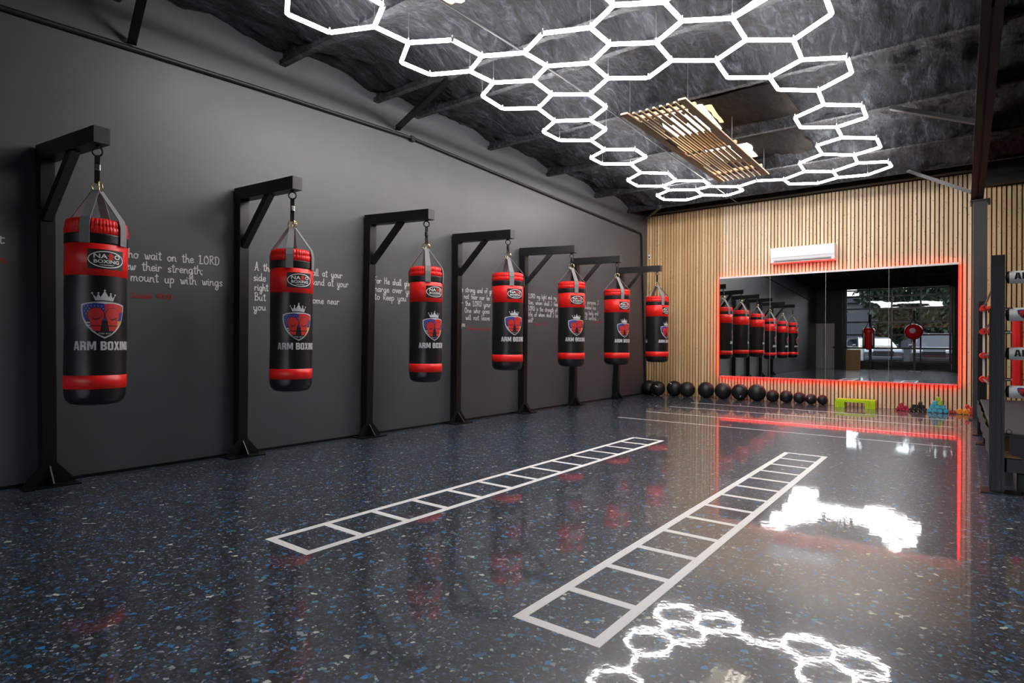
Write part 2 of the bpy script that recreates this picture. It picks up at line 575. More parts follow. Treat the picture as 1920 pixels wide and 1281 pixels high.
def thing(name, label, cat, loc=(0, 0, 0), group=None, rz=0.0):
    o = bpy.data.objects.new(name, None)
    o.empty_display_size = 0.1
    COL.objects.link(o)
    o.location = loc; o.rotation_euler = (0, 0, rz)
    return tag(o, label, cat, group)

def structure(name, mb, mats, label=None, parent=None, fix=True):
    o = mb.build(name, mats, parent, fix=fix)
    if parent is None:
        o['kind'] = 'structure'
        if label: o['label'] = label
    return o

def slice_flat(mb, axis, step):
    """cut a flat print into narrow strips so that it can follow a curve"""
    bm = bmesh.new()
    vs = [bm.verts.new(p) for p in mb.v]
    for f, mi in zip(mb.f, mb.mi):
        try:
            g = bm.faces.new([vs[i] for i in f]); g.material_index = mi
        except ValueError:
            pass
    no = (1, 0, 0) if axis == 0 else (0, 1, 0)
    xs = [v.co[axis] for v in bm.verts]
    x = math.floor(min(xs) / step) * step + step
    while x < max(xs):
        bmesh.ops.bisect_plane(bm, geom=list(bm.verts) + list(bm.edges) + list(bm.faces), plane_co=[c * x for c in no], plane_no=no)
        x += step
    bm.verts.index_update()
    out = MB()
    out.v = [tuple(v.co) for v in bm.verts]
    for f in bm.faces:
        out.f.append(tuple(v.index for v in f.verts)); out.mi.append(f.material_index); out.sm.append(False)
    bm.free()
    return out

def bend(mb, R, az, z0, off, step=0.012):
    """wrap a flat print (u right, v up) around a vertical cylinder of radius R"""
    out = slice_flat(mb, 0, step)
    vv = []
    for (x, y, w) in out.v:
        rr = R + off + w; a = az + x / R
        vv.append((rr * math.cos(a), rr * math.sin(a), z0 + y))
    out.v = vv
    return out

def text2d(s, height, width=None, bold=0.0, mi=0, w=0.0, align='CENTER'):
    cu = bpy.data.curves.new('lettering', 'FONT')
    cu.body = s; cu.size = 1.0; cu.offset = bold; cu.resolution_u = 3
    o = bpy.data.objects.new('lettering', cu)
    COL.objects.link(o)
    dg = bpy.context.evaluated_depsgraph_get()
    me = bpy.data.meshes.new_from_object(o.evaluated_get(dg))
    bpy.data.objects.remove(o); bpy.data.curves.remove(cu)
    vs = [v.co.copy() for v in me.vertices]
    x0 = min(v.x for v in vs); x1 = max(v.x for v in vs); y0 = min(v.y for v in vs); y1 = max(v.y for v in vs)
    ky = height / (y1 - y0); kx = (width / (x1 - x0)) if width else ky
    cx = (x0 + x1) / 2 if align == 'CENTER' else x0
    out = MB()
    out.add([((v.x - cx) * kx, (v.y - y0) * ky, w) for v in vs], [tuple(p.vertices) for p in me.polygons], mi)
    bpy.data.meshes.remove(me)
    return out

BL = {
 'A': (0.62, [[(0, 0), (0.17, 1), (0.45, 1), (0.62, 0), (0.41, 0), (0.385, 0.2), (0.235, 0.2), (0.21, 0)], [(0.26, 0.36), (0.36, 0.36), (0.31, 0.75)]]),
 'R': (0.62, [[(0, 0), (0, 1), (0.40, 1), (0.58, 0.88), (0.58, 0.6), (0.5, 0.5), (0.58, 0.4), (0.61, 0), (0.39, 0), (0.37, 0.36), (0.22, 0.36), (0.22, 0)], [(0.22, 0.56), (0.22, 0.82), (0.36, 0.8), (0.36, 0.58)]]),
 'M': (0.82, [[(0, 0), (0, 1), (0.26, 1), (0.41, 0.5), (0.56, 1), (0.82, 1), (0.82, 0), (0.62, 0), (0.62, 0.6), (0.48, 0.1), (0.34, 0.1), (0.2, 0.6), (0.2, 0)]]),
 'B': (0.60, [[(0, 0), (0, 1), (0.42, 1), (0.58, 0.88), (0.58, 0.62), (0.5, 0.53), (0.6, 0.42), (0.6, 0.12), (0.44, 0)], [(0.22, 0.6), (0.22, 0.82), (0.36, 0.81), (0.36, 0.61)], [(0.22, 0.18), (0.22, 0.43), (0.37, 0.42), (0.37, 0.19)]]),
 'O': (0.60, [[(0.12, 0), (0, 0.12), (0, 0.88), (0.12, 1), (0.48, 1), (0.6, 0.88), (0.6, 0.12), (0.48, 0)], [(0.22, 0.18), (0.22, 0.82), (0.38, 0.82), (0.38, 0.18)]]),
 'X': (0.64, [[(0, 0), (0.2, 0.5), (0.01, 1), (0.24, 1), (0.32, 0.72), (0.40, 1), (0.62, 1), (0.43, 0.5), (0.64, 0), (0.41, 0), (0.32, 0.3), (0.23, 0)]]),
 'I': (0.22, [[(0, 0), (0, 1), (0.22, 1), (0.22, 0)]]),
 'N': (0.62, [[(0, 0), (0, 1), (0.24, 1), (0.42, 0.5), (0.42, 1), (0.62, 1), (0.62, 0), (0.40, 0), (0.2, 0.52), (0.2, 0)]]),
 'G': (0.60, [[(0.12, 0), (0, 0.12), (0, 0.88), (0.12, 1), (0.48, 1), (0.6, 0.88), (0.6, 0.64), (0.38, 0.64), (0.38, 0.82), (0.22, 0.82), (0.22, 0.18), (0.38, 0.18), (0.38, 0.36), (0.3, 0.36), (0.3, 0.52), (0.6, 0.52), (0.6, 0.0), (0.48, 0.0), (0.46, 0.06), (0.38, 0.0)]]),
 ' ': (0.26, []),
}
def block2d(s, height, width, mi=0, w=0.0):
    """heavy condensed block capitals, centred on u = 0"""
    adv = sum(BL[c][0] + 0.07 for c in s) - 0.07
    kx = width / adv; x = 0.0; out = MB()
    for c in s:
        wd, loops = BL[c]
        if loops:
            pts = [((x + p[0]) * kx - width / 2, p[1] * height) for lp in loops for p in lp]
            tri = tessellate_polygon([[Vector(((x + p[0]) * kx - width / 2, p[1] * height, 0)) for p in lp] for lp in loops])
            out.add([(p[0], p[1], w) for p in pts], [tuple(t) for t in tri], mi)
        x += wd + 0.07
    return out

def merge(dst, src, dx=0.0, dy=0.0, dz=0.0):
    o = len(dst.v)
    dst.v += [(p[0] + dx, p[1] + dy, p[2] + dz) for p in src.v]
    dst.f += [tuple(i + o for i in f) for f in src.f]
    dst.mi += src.mi; dst.sm += src.sm
    return dst

def smooth_line(pts, k=4):
    if len(pts) < 3: return [Vector(p) for p in pts]
    P = [Vector(p) for p in pts]; out = []
    for i in range(len(P) - 1):
        p0 = P[max(i - 1, 0)]; p1 = P[i]; p2 = P[i + 1]; p3 = P[min(i + 2, len(P) - 1)]
        for j in range(k):
            t = j / k
            out.append(0.5 * ((2 * p1) + (p2 - p0) * t + (2 * p0 - 5 * p1 + 4 * p2 - p3) * t * t + (3 * p1 - p0 - 3 * p2 + p3) * t ** 3))
    out.append(P[-1])
    return out

# ------------------------------------------------------------------ brushed handwriting
BOWL = [(0.92, 0.8), (0.6, 1.0), (0.2, 0.82), (0.08, 0.4), (0.3, 0.02), (0.65, 0.12), (0.92, 0.75)]
G = {
 'a': (1.15, [BOWL, [(0.92, 1), (0.92, 0.2), (1.12, 0.0)]]),
 'b': (1.0, [[(0.12, 2), (0.12, 0.25), (0.4, 0.0), (0.8, 0.2), (0.85, 0.7), (0.55, 0.98), (0.15, 0.65)]]),
 'c': (0.95, [[(0.88, 0.8), (0.55, 1), (0.15, 0.7), (0.12, 0.25), (0.45, 0), (0.92, 0.18)]]),
 'd': (1.15, [BOWL, [(0.92, 2), (0.92, 0.2), (1.12, 0.0)]]),
 'e': (0.95, [[(0.12, 0.5), (0.78, 0.58), (0.78, 0.9), (0.45, 1), (0.12, 0.65), (0.18, 0.15), (0.5, 0), (0.95, 0.2)]]),
 'f': (0.8, [[(0.85, 1.75), (0.62, 2), (0.36, 1.7), (0.36, 0.0)], [(0.05, 1.02), (0.75, 1.02)]]),
 'g': (1.12, [BOWL, [(0.92, 1), (0.92, -0.55), (0.6, -1.0), (0.25, -0.75), (0.5, -0.3), (1.1, 0.05)]]),
 'h': (1.05, [[(0.12, 2), (0.12, 0)], [(0.12, 0.55), (0.45, 1), (0.78, 0.8), (0.8, 0.2), (1.05, 0.0)]]),
 'i': (0.4, [[(0.12, 1), (0.12, 0.2), (0.35, 0.0)], [(0.12, 1.38), (0.13, 1.46)]]),
 'k': (0.95, [[(0.12, 2), (0.12, 0)], [(0.8, 1), (0.2, 0.5), (0.5, 0.35), (0.92, 0)]]),
 'l': (0.42, [[(0.12, 2), (0.12, 0.2), (0.38, 0)]]),
 'm': (1.6, [[(0.12, 1), (0.12, 0)], [(0.12, 0.6), (0.42, 1), (0.68, 0.8), (0.68, 0)], [(0.68, 0.6), (1.0, 1), (1.28, 0.8), (1.3, 0.2), (1.52, 0)]]),
 'n': (1.1, [[(0.12, 1), (0.12, 0)], [(0.12, 0.55), (0.48, 1), (0.8, 0.8), (0.82, 0.2), (1.05, 0)]]),
 'o': (1.05, [[(0.6, 1), (0.2, 0.85), (0.08, 0.42), (0.35, 0), (0.78, 0.12), (0.9, 0.6), (0.6, 1), (0.75, 0.85), (1.05, 0.85)]]),
 'p': (1.05, [[(0.14, 1), (0.14, -1)], [(0.14, 0.6), (0.5, 1), (0.88, 0.7), (0.8, 0.15), (0.45, 0), (0.15, 0.25)]]),
 'r': (0.9, [[(0.12, 1), (0.12, 0)], [(0.12, 0.55), (0.35, 0.95), (0.62, 0.98), (0.8, 0.78)]]),
 's': (0.85, [[(0.75, 0.85), (0.45, 1), (0.16, 0.78), (0.45, 0.52), (0.75, 0.25), (0.45, 0), (0.1, 0.15)]]),
 't': (0.75, [[(0.35, 1.75), (0.35, 0.2), (0.5, 0), (0.72, 0.12)], [(0.02, 1.3), (0.72, 1.35)]]),
 'u': (1.1, [[(0.12, 1), (0.12, 0.3), (0.4, 0), (0.75, 0.25), (0.82, 1)], [(0.82, 1), (0.84, 0.2), (1.05, 0)]]),
 'v': (0.95, [[(0.05, 0.95), (0.2, 0.95), (0.42, 0.02), (0.75, 0.6), (0.7, 1.0), (0.95, 0.9)]]),
 'w': (1.35, [[(0.02, 0.92), (0.16, 0.95), (0.3, 0.1), (0.55, 0.1), (0.68, 0.85), (0.8, 0.1), (1.05, 0.15), (1.15, 0.85), (1.0, 0.98), (1.35, 0.88)]]),
 'x': (0.9, [[(0.08, 1), (0.85, 0)], [(0.82, 1), (0.08, 0)]]),
 'y': (1.08, [[(0.12, 1), (0.12, 0.35), (0.4, 0), (0.75, 0.25), (0.84, 1)], [(0.84, 1), (0.8, -0.55), (0.5, -1), (0.2, -0.7), (0.5, -0.25), (1.05, 0.05)]]),
 'A': (1.3, [[(0.02, 0.0), (0.25, 0.2), (0.6, 2.0), (0.72, 2.0), (1.05, 0.1), (1.25, 0.05)], [(0.2, 0.75), (0.95, 0.8)]]),
 'B': (1.25, [[(0.2, 1.95), (0.25, 0.05), (0.05, 0.0)], [(0.0, 1.8), (0.6, 2.0), (0.95, 1.6), (0.6, 1.08), (0.3, 1.05)], [(0.6, 1.05), (1.1, 0.75), (0.95, 0.1), (0.25, 0.02)]]),
 'C': (1.2, [[(1.1, 1.6), (0.7, 2), (0.2, 1.5), (0.15, 0.5), (0.6, 0), (1.15, 0.35)]]),
 'D': (1.35, [[(0.3, 1.9), (0.3, 0.1)], [(0.05, 1.75), (0.7, 1.95), (1.2, 1.3), (1.05, 0.35), (0.55, 0), (0.1, 0.08)]]),
 'F': (1.1, [[(0.3, 1.9), (0.3, 0)], [(0.05, 1.85), (1.05, 1.95)], [(0.3, 1.05), (0.85, 1.1)]]),
 'H': (1.35, [[(0.2, 2), (0.2, 0)], [(1.1, 2), (1.1, 0)], [(0.2, 1.0), (1.1, 1.05)]]),
 'I': (0.95, [[(0.15, 1.8), (0.5, 2), (0.62, 1.4), (0.5, 0.15), (0.15, 0.0), (0.0, 0.35)], [(0.6, 2), (0.85, 1.95)]]),
 'L': (1.15, [[(0.0, 1.7), (0.3, 1.95), (0.45, 1.85)], [(0.35, 1.95), (0.32, 0.15), (0.08, 0.05), (0.5, 0.0), (1.1, 0.1)]]),
 'O': (1.35, [[(0.75, 1.95), (0.25, 1.6), (0.1, 0.8), (0.4, 0.05), (0.95, 0.15), (1.2, 0.95), (0.95, 1.75), (0.6, 1.9), (0.75, 1.55), (1.1, 1.5)]]),
 'P': (1.15, [[(0.25, 1.95), (0.25, 0)], [(0.05, 1.8), (0.65, 2), (1.05, 1.6), (0.7, 1.05), (0.28, 1.0)]]),
 'R': (1.3, [[(0.25, 1.95), (0.25, 0)], [(0.05, 1.8), (0.65, 2), (1.02, 1.6), (0.7, 1.08), (0.28, 1.02)], [(0.55, 1.05), (1.2, 0.0)]]),
 '0': (1.1, [[(0.5, 1.9), (0.12, 1.4), (0.12, 0.5), (0.5, 0), (0.9, 0.5), (0.9, 1.4), (0.5, 1.9)]]),
 '1': (0.6, [[(0.1, 1.5), (0.35, 1.9), (0.35, 0)]]),
 '2': (1.0, [[(0.1, 1.5), (0.45, 1.9), (0.85, 1.5), (0.1, 0.05)], [(0.1, 0.03), (0.9, 0.03)]]),
 '3': (1.0, [[(0.1, 1.7), (0.5, 1.9), (0.8, 1.5), (0.4, 1.05), (0.85, 0.6), (0.5, 0), (0.1, 0.25)]]),
 '4': (1.05, [[(0.2, 1.9), (0.12, 0.95), (0.9, 1.0)], [(0.75, 1.9), (0.75, 0)]]),
 '6': (1.05, [[(0.75, 1.8), (0.3, 1.4), (0.12, 0.6), (0.4, 0), (0.85, 0.3), (0.75, 0.9), (0.2, 0.75)]]),
 '7': (0.95, [[(0.05, 1.85), (0.85, 1.85), (0.35, 0)]]),
 '9': (1.0, [[(0.8, 1.4), (0.4, 1.0), (0.15, 1.4), (0.45, 1.9), (0.8, 1.5), (0.75, 0)]]),
 ':': (0.4, [[(0.15, 0.9), (0.16, 0.98)], [(0.15, 0.1), (0.16, 0.18)]]),
 ';': (0.4, [[(0.15, 0.9), (0.16, 0.98)], [(0.18, 0.15), (0.08, -0.25)]]),
 '.': (0.4, [[(0.15, 0.02), (0.16, 0.1)]]),
 ',': (0.4, [[(0.18, 0.1), (0.08, -0.3)]]),
 '?': (0.95, [[(0.1, 1.5), (0.45, 1.95), (0.85, 1.5), (0.45, 0.95), (0.42, 0.55)], [(0.42, 0.05), (0.43, 0.12)]]),
 ' ': (1.15, []),
}
def script_line(s, y0, z0, y1, z1, xh, pen, mi=0):
    words = [MB()]; mb = words[0]
    adv = sum(G[ch][0] + 0.12 for ch in s)
    rng = random.Random(hash(len(s)) + int(y0 * 100))
    L = y1 - y0; kx = L / adv; x = 0.0; nstroke = 0
    for ch in s:
        if ch == ' ':
            mb = MB(); words.append(mb)
        w, strokes = G[ch]
        jz = rng.uniform(-0.05, 0.05)
        for st in strokes:
            pts = [Vector(((x + p[0]) * kx, (p[1] + jz) * xh * (1.0 if p[1] <= 1 else 1.0) )) for p in st]
            pts = [Vector((y0 + p.x, z0 + (z1 - z0) * p.x / L + p.y)) for p in pts]
            pl = smooth_line([(p.x, p.y, 0) for p in pts], 4)
            h = pen / 2
            ns = [k for k in range(len(pl)) if k == 0 or (pl[k] - pl[k - 1]).length > 1e-6]
            pl = [pl[k] for k in ns]
            if len(pl) < 2: continue
            d0 = (pl[1] - pl[0]).normalized(); d1 = (pl[-1] - pl[-2]).normalized()
            pl[0] = pl[0] - d0 * h * 0.6; pl[-1] = pl[-1] + d1 * h * 0.6
            lay = 0.0005 * (nstroke % 6); nstroke += 1
            vs = []
            for k in range(len(pl)):
                d = (pl[min(k + 1, len(pl) - 1)] - pl[max(k - 1, 0)]).normalized()
                nn = Vector((-d.y, d.x, 0)) * h
                lk_ = lay + 0.00004 * k
                vs += [(lk_, pl[k].x - nn.x, pl[k].y - nn.y), (lk_, pl[k].x + nn.x, pl[k].y + nn.y)]
            mb.add(vs, [(2 * k, 2 * k + 2, 2 * k + 3, 2 * k + 1) for k in range(len(pl) - 1)], mi)
        x += w + 0.12
    return [w_ for w_ in words if w_.v]

# ------------------------------------------------------------------ the room shell
D = 12.32           # back wall
YF = -7.5           # front wall with the glazed sectional door
XR = 11.0           # right wall
def roof_z(y): return 4.20 - 0.022 * abs(y - 5.6)

structure('floor', MB().box(((XR) / 2, (D + YF) / 2, -0.05), (XR + 0.4, D - YF + 0.4, 0.1)), M['floor'])

mb = MB()
mb.box((-0.1, (D + YF) / 2, 2.2), (0.2, D - YF + 0.4, 4.4))
structure('wall_left', mb, M['wall'])
structure('wall_right', MB().box((XR + 0.1, (D + YF) / 2, 2.2), (0.2, D - YF + 0.4, 4.4)), M['wall_dark'])

# back wall: board, then vertical slats
mb = MB()
mb.box((XR / 2, D + 0.132, 2.2), (XR + 0.4, 0.2, 4.4), 0)
rs = random.Random(5)
n = int(XR / SLAT_PITCH)
for i in range(n):
    x0 = i * SLAT_PITCH + 0.008
    w = 0.044 + rs.uniform(-0.002, 0.002)
    ztop = 3.97 if x0 < 5.78 else 3.70
    pine = x0 < 1.66 or x0 > 5.95
    mb.box((x0 + w / 2, D + 0.017 + rs.uniform(-0.002, 0.002), ztop / 2), (w, 0.034, ztop), 1 if pine else 2)
structure('wall_back', mb, [M['backing'], M['slat_pine'], M['slat_pale']])

# front wall around the door opening
DX0, DX1, DZ1 = 1.22, 5.34, 3.78
EX0, EX1 = 6.2, 10.3          # opening of an added, unseen glazed door that lets daylight onto the ring
mb = MB()
for a, b_ in ((0.0, DX0), (DX1, EX0), (EX1, XR)): mb.box(((a + b_) / 2, YF - 0.1, 2.2), (b_ - a, 0.2, 4.4))
for a, b_ in ((DX0, DX1), (EX0, EX1)): mb.box(((a + b_) / 2, YF - 0.1, (DZ1 + 4.4) / 2), (b_ - a, 0.2, 4.4 - DZ1))
structure('wall_front', mb, M['wall_dark'])

# sprayed foam ceiling, sagging between the purlins
PURLINS = [-6.1, -4.5, -2.9, -1.3, 0.3, 1.85, 3.37, 4.60, 5.26, 6.74, 8.30, 9.95, 11.35]
mb = MB()
nx, ny = 200, 360
vs = []
for j in range(ny + 1):
    y = YF - 0.1 + (D - YF + 0.3) * j / ny
    dpl = min(abs(y - p) for p in PURLINS)
    for i in range(nx + 1):
        x = -0.1 + (XR + 0.2) * i / nx
        q = Vector((x * 2.2, y * 1.1, 0.0))
        h = 0.05 * noise.noise(q * 1.3) + 0.04 * noise.noise(q * 3.6 + Vector((7, 3, 1))) + 0.022 * noise.noise(q * 9)
        h -= 0.175 * math.exp(-(dpl / 0.27) ** 2) * (0.35 + 0.65 * min(1.0, max(0.0, x / 1.2))) - 0.02
        vs.append((x, y, roof_z(y) + h))
fs = []
for j in range(ny):
    for i in range(nx):
        a = j * (nx + 1) + i
        fs.append((a, a + nx + 1, a + nx + 2, a + 1))
mb.add(vs, fs, 0, True)
structure('ceiling', mb, M['foam'], fix=False)

# purlins, girder, column, wall conduit: painted steel of the roof
tn = 0
for y in PURLINS:
    tn += 1
    zb = roof_z(y) - 0.18
    mb = MB()
    mb.box((XR / 2, y, zb + 0.006), (XR, 0.07, 0.012))
    mb.box((XR / 2, y + 0.012, zb + 0.08), (XR, 0.012, 0.14))
    mb.box((XR / 2, y - 0.026, zb + 0.03), (XR, 0.012, 0.05))
    structure('trim_%d' % tn, mb, M['foam'])
tn += 1
GZ = [(11.25, 3.29), (6.0, 3.80), (YF, 3.80)]
mb = MB()
for (ya, za), (yb2, zb2) in zip(GZ[:-1], GZ[1:]):
    mb.add([(5.735, ya, za), (5.885, ya, za), (5.885, yb2, zb2), (5.735, yb2, zb2), (5.735, ya, za + 0.02), (5.885, ya, za + 0.02), (5.885, yb2, zb2 + 0.02), (5.735, yb2, zb2 + 0.02)],
           [(0, 1, 2, 3), (7, 6, 5, 4), (0, 4, 5, 1), (2, 6, 7, 3), (1, 5, 6, 2), (0, 3, 7, 4)])
    mb.add([(5.80, ya, za), (5.82, ya, za), (5.82, yb2, zb2), (5.80, yb2, zb2), (5.80, ya, 4.05), (5.82, ya, 4.05), (5.82, yb2, 4.05), (5.80, yb2, 4.05)],
           [(0, 1, 2, 3), (7, 6, 5, 4), (0, 4, 5, 1), (2, 6, 7, 3), (1, 5, 6, 2), (0, 3, 7, 4)])
structure('trim_%d' % tn, mb, M['steel_warm'])
tn += 1
CY = 11.2
mb = MB()
mb.box((5.845, CY, 1.645), (0.16, 0.16, 3.29))
mb.box((5.845, CY, 3.28), (0.23, 0.2, 0.02))
for sx in (-1, 1): mb.cyl((5.845 + sx * 0.105, CY - 0.05, 3.20), (5.845 + sx * 0.105, CY - 0.05, 3.27), 0.016, 8)
mb.box((5.845, CY, 0.01), (0.26, 0.24, 0.02))
structure('trim_%d' % tn, mb, M['column'])
tn += 1
mb = MB()   # dark eave beam over the slats
mb.box((2.9, 12.14, 4.07), (5.8, 0.16, 0.20))
mb.box((8.5, 12.14, 3.93), (5.2, 0.16, 0.46))
structure('trim_%d' % tn, mb, M['steel_warm'])

# small base fillet along the left wall
mb = MB()
mb.box((0.008, (D + YF) / 2, 0.012), (0.016, D - YF, 0.024))
structure('baseboard_left', mb, M['steel_black'])

# ------------------------------------------------------------------ pipes, braces on the roof steel
o = thing('wall_conduit', 'thin black conduit rising and falling along the charcoal wall above the lettering', 'conduit')
mb = MB()
mb.tube([(0.022, -7.3, 3.15), (0.022, 1.118, 3.538), (0.022, 3.087, 3.64), (0.022, 5.167, 3.725), (0.022, 9.637, 3.605), (0.022, 11.93, 3.548), (0.022, 11.99, 3.50), (0.022, 12.22, 0.32), (0.022, 12.24, 0.0)], 0.0215, 10)
mb.build('pipe', M['print_black'], o)
for y, z in ((5.167, 3.725),):
    MB().box((0.03, y, z - 0.01), (0.05, 0.06, 0.07), bev=0.006).build('pipe_coupling', M['steel_black'], o)

braces = [((0.02, 1.97, 3.62), (0.62, 1.87, 3.97), 'black angle brace from charcoal wall up to the nearest roof beam'),
          ((0.02, 4.92, 3.76), (1.20, 4.62, 3.96), 'black angle brace from charcoal wall to roof beam above the honeycomb light edge'),
          ((5.74, 8.36, 3.60), (4.94, 8.28, 3.93), 'thin grey angle brace from the long girder to a roof beam'),
          ((5.74, 11.0, 3.36), (4.93, 11.33, 3.90), 'thin grey angle brace beside the steel column over the wooden slats'),
          ((5.74, 5.3, 3.82), (4.9, 5.26, 3.93), 'thin grey angle brace from the girder to the ridge beam'),
          ((0.02, 12.1, 3.85), (0.75, 11.4, 3.94), 'slim grey rod crossing the ceiling corner above the last bag stand')]
for a, b_, lab in braces:
    mb = MB().bar(a, b_, 0.07, 0.008)
    d = (Vector(b_) - Vector(a)).normalized()
    mb.bar(Vector(a) + Vector((0, -0.022, 0.022)), Vector(b_) + Vector((0, -0.022, 0.022)), 0.008, 0.05)
    tag(mb.build('angle_brace', M['steel_black'] if a[0] < 1 and a[1] < 10 else M['steel_grey']), lab, 'brace', 'angle braces under the roof')
mb = MB()
mb.tube([(2.16, y, roof_z(y) - 0.19) for y in (-2.0, 0.5, 3.7, 4.6, 5.3, 6.4, 7.2, 9.0, 10.6, 12.0)], 0.009, 8)
tag(mb.build('ceiling_conduit', M['steel_grey']), 'thin straight conduit running under the roof beams beside the slatted panel', 'conduit')

# ------------------------------------------------------------------ skylights where the foam is cut away
def slab(name, poly, z0, z1, m_, label, cat=None):
    mb = MB().prism(poly, z0, z1, 'z')
    o = mb.build(name, m_)
    return o
def ragged(poly, seed, amp=0.03, k=5):
    r = random.Random(seed); out = []
    for i in range(len(poly)):
        a = Vector(poly[i] + (0,)); b_ = Vector(poly[(i + 1) % len(poly)] + (0,))
        for j in range(k):
            p = a.lerp(b_, j / k)
            out.append((p.x + r.uniform(-amp, amp), p.y + r.uniform(-amp, amp)))
    return out
zc = 4.045
tn += 1
structure('trim_%d' % tn, MB().prism(ragged([(2.35, 6.9), (3.95, 7.0), (4.0, 8.1), (2.35, 8.1)], 3, 0.04), zc, zc + 0.012, 'z'), M['deck'])
tn += 1
structure('trim_%d' % tn, MB().prism(ragged([(2.3, 8.55), (3.9, 8.6), (3.85, 9.75), (2.3, 9.7)], 4, 0.05), zc, zc + 0.012, 'z'), M['deck'])
structure('window_1', MB().prism(ragged([(2.50, 7.08), (2.98, 7.08), (2.95, 8.05), (2.36, 8.0)], 6, 0.03), zc - 0.012, zc - 0.004, 'z'), M['skylight'])
structure('window_2', MB().prism([(3.03, 7.05), (3.10, 7.08), (3.035, 8.02), (2.975, 8.02)], zc - 0.012, zc - 0.004, 'z'), M['skylight'])
structure('window_3', MB().prism(ragged([(3.115, 7.12), (3.19, 7.16), (3.135, 7.8), (3.085, 7.78)], 8, 0.01), zc - 0.012, zc - 0.004, 'z'), M['skylight_warm'])
structure('window_4', MB().prism(ragged([(2.55, 8.78), (3.17, 8.82), (3.10, 9.5), (2.55, 9.45)], 9, 0.03), zc - 0.012, zc - 0.004, 'z'), M['skylight'])
structure('window_5', MB().prism(ragged([(2.06, 3.25), (2.26, 3.25), (2.22, 3.72), (2.10, 3.70)], 10, 0.02), roof_z(3.5) - 0.12, roof_z(3.5) - 0.11, 'z'), M['skylight_warm'])

# slatted timber panel under the skylights
pan = thing('slatted_ceiling_panel', 'hanging pine slat panel below the bright skylights inside the honeycomb light', 'ceiling panel', (2.93, 7.7, 3.70))
L_ = 3.42
def slat(x, w, y0, y1, z=0.0, h=0.02):
    MB().box((x, (y0 + y1) / 2, z), (w, y1 - y0, h), bev=0.002).build('slat', M['timber'], pan)
for s in (-1, 1): slat(s * 0.335, 0.085, -L_ / 2, L_ / 2)
for i in range(7): slat(-0.24 + i * 0.08, 0.026, -L_ / 2 + 0.04, L_ / 2)
ends = [-0.3, -0.9, -1.22, -1.05, -1.28, -1.0, -1.28, -1.18]
for i in range(8): slat(-0.28 + i * 0.08, 0.022, -L_ / 2 + 0.34, ends[i], 0.002, 0.016)
for i in range(8): slat(-0.28 + i * 0.08, 0.022, -0.64, 0.02, 0.002, 0.016)
rs = random.Random(2)
for i in range(8): slat(-0.28 + i * 0.08, 0.022, 0.16, L_ / 2 - rs.uniform(0.5, 1.0), 0.002, 0.016)
for y in (-L_ / 2 + 0.32, 0.09, L_ / 2 - 0.38):
    MB().box((0, y, 0.04), (0.74, 0.05, 0.04)).build('batten', M['timber'], pan)
for x, y in ((-0.34, -1.55), (0.34, -1.55), (-0.34, 1.55), (0.34, 1.55), (-0.34, 0.0), (0.34, 0.0)):
    MB().cyl((x, y, 0.01), (x, y, roof_z(7.7 + y) - 3.70 - 0.02), 0.002, 6).build('suspension_wire', M['wire'], pan)

# ------------------------------------------------------------------ honeycomb light
HEX = "a1 1.124 2.734;a2 1.160 3.127;a3 1.555 3.302;a4 1.870 3.136;a5 1.591 3.666;a6 1.945 3.871;a7 1.971 4.258;a8 1.669 4.423;a9 1.290 4.236;a10 1.251 3.881;b2 2.331 4.449;b3 2.666 4.266;b4 3.052 4.436;b5 3.373 4.253;b6 3.717 4.457;b7 3.729 4.808;b8 3.403 5.015;b9 3.055 4.791;b10 2.732 4.996;b11 2.356 4.799;b12 2.063 4.976;b13 1.696 4.766;b15 3.385 5.420;b16 3.049 5.631;b17 2.711 5.396;b18 2.366 5.624;b19 2.032 5.376;b20 1.692 5.597;b21 1.349 5.363;b22 1.385 4.949;b23 2.346 6.042;b24 1.997 6.268;b25 1.634 6.042;c2 4.080 5.019;c3 4.071 5.454;c4 4.412 5.708;c5 4.759 5.446;c6 4.394 6.151;c7 4.746 6.360;c8 4.737 6.744;c9 4.388 7.003;c10 4.050 6.720;c11 4.051 6.360;c12 3.702 6.116;c13 3.727 5.675;d4 2.008 6.664;d5 1.647 6.908;d6 1.310 6.650;d7 1.310 6.255;d8 1.617 7.360;d9 1.969 7.591;d10 1.948 8.002;d11 1.617 8.163;d12 1.273 7.912;d13 1.272 7.549;f1 1.545 8.683;f2 1.887 8.968;f3 1.828 9.450;f4 1.509 9.637;f5 1.154 9.378;f6 1.178 8.945;f7 2.202 9.746;f8 2.153 10.126;f9 1.885 10.205;f10 1.498 9.959;f11 1.160 10.182;f12 1.146 10.557;f13 1.488 10.830;f14 1.856 10.654;f15 2.202 10.937;f16 2.540 10.748;f17 2.541 10.442;f18 2.902 10.240;e1 4.368 7.449;e2 4.715 7.728;e3 4.709 8.170;e4 4.371 8.311;e5 4.007 8.056;e6 4.019 7.667;e7 4.368 8.772;e8 4.728 9.062;e9 4.732 9.508;e10 4.391 9.685;e11 4.033 9.363;e12 4.038 8.918;e13 4.381 10.140;e14 4.759 10.321;e15 4.774 10.624;e16 4.425 10.931;e17 4.016 10.819;e18 4.014 10.403;e19 3.655 10.141;e20 3.678 9.626;e21 3.283 10.427;e22 3.294 10.768;e23 3.688 11.014"
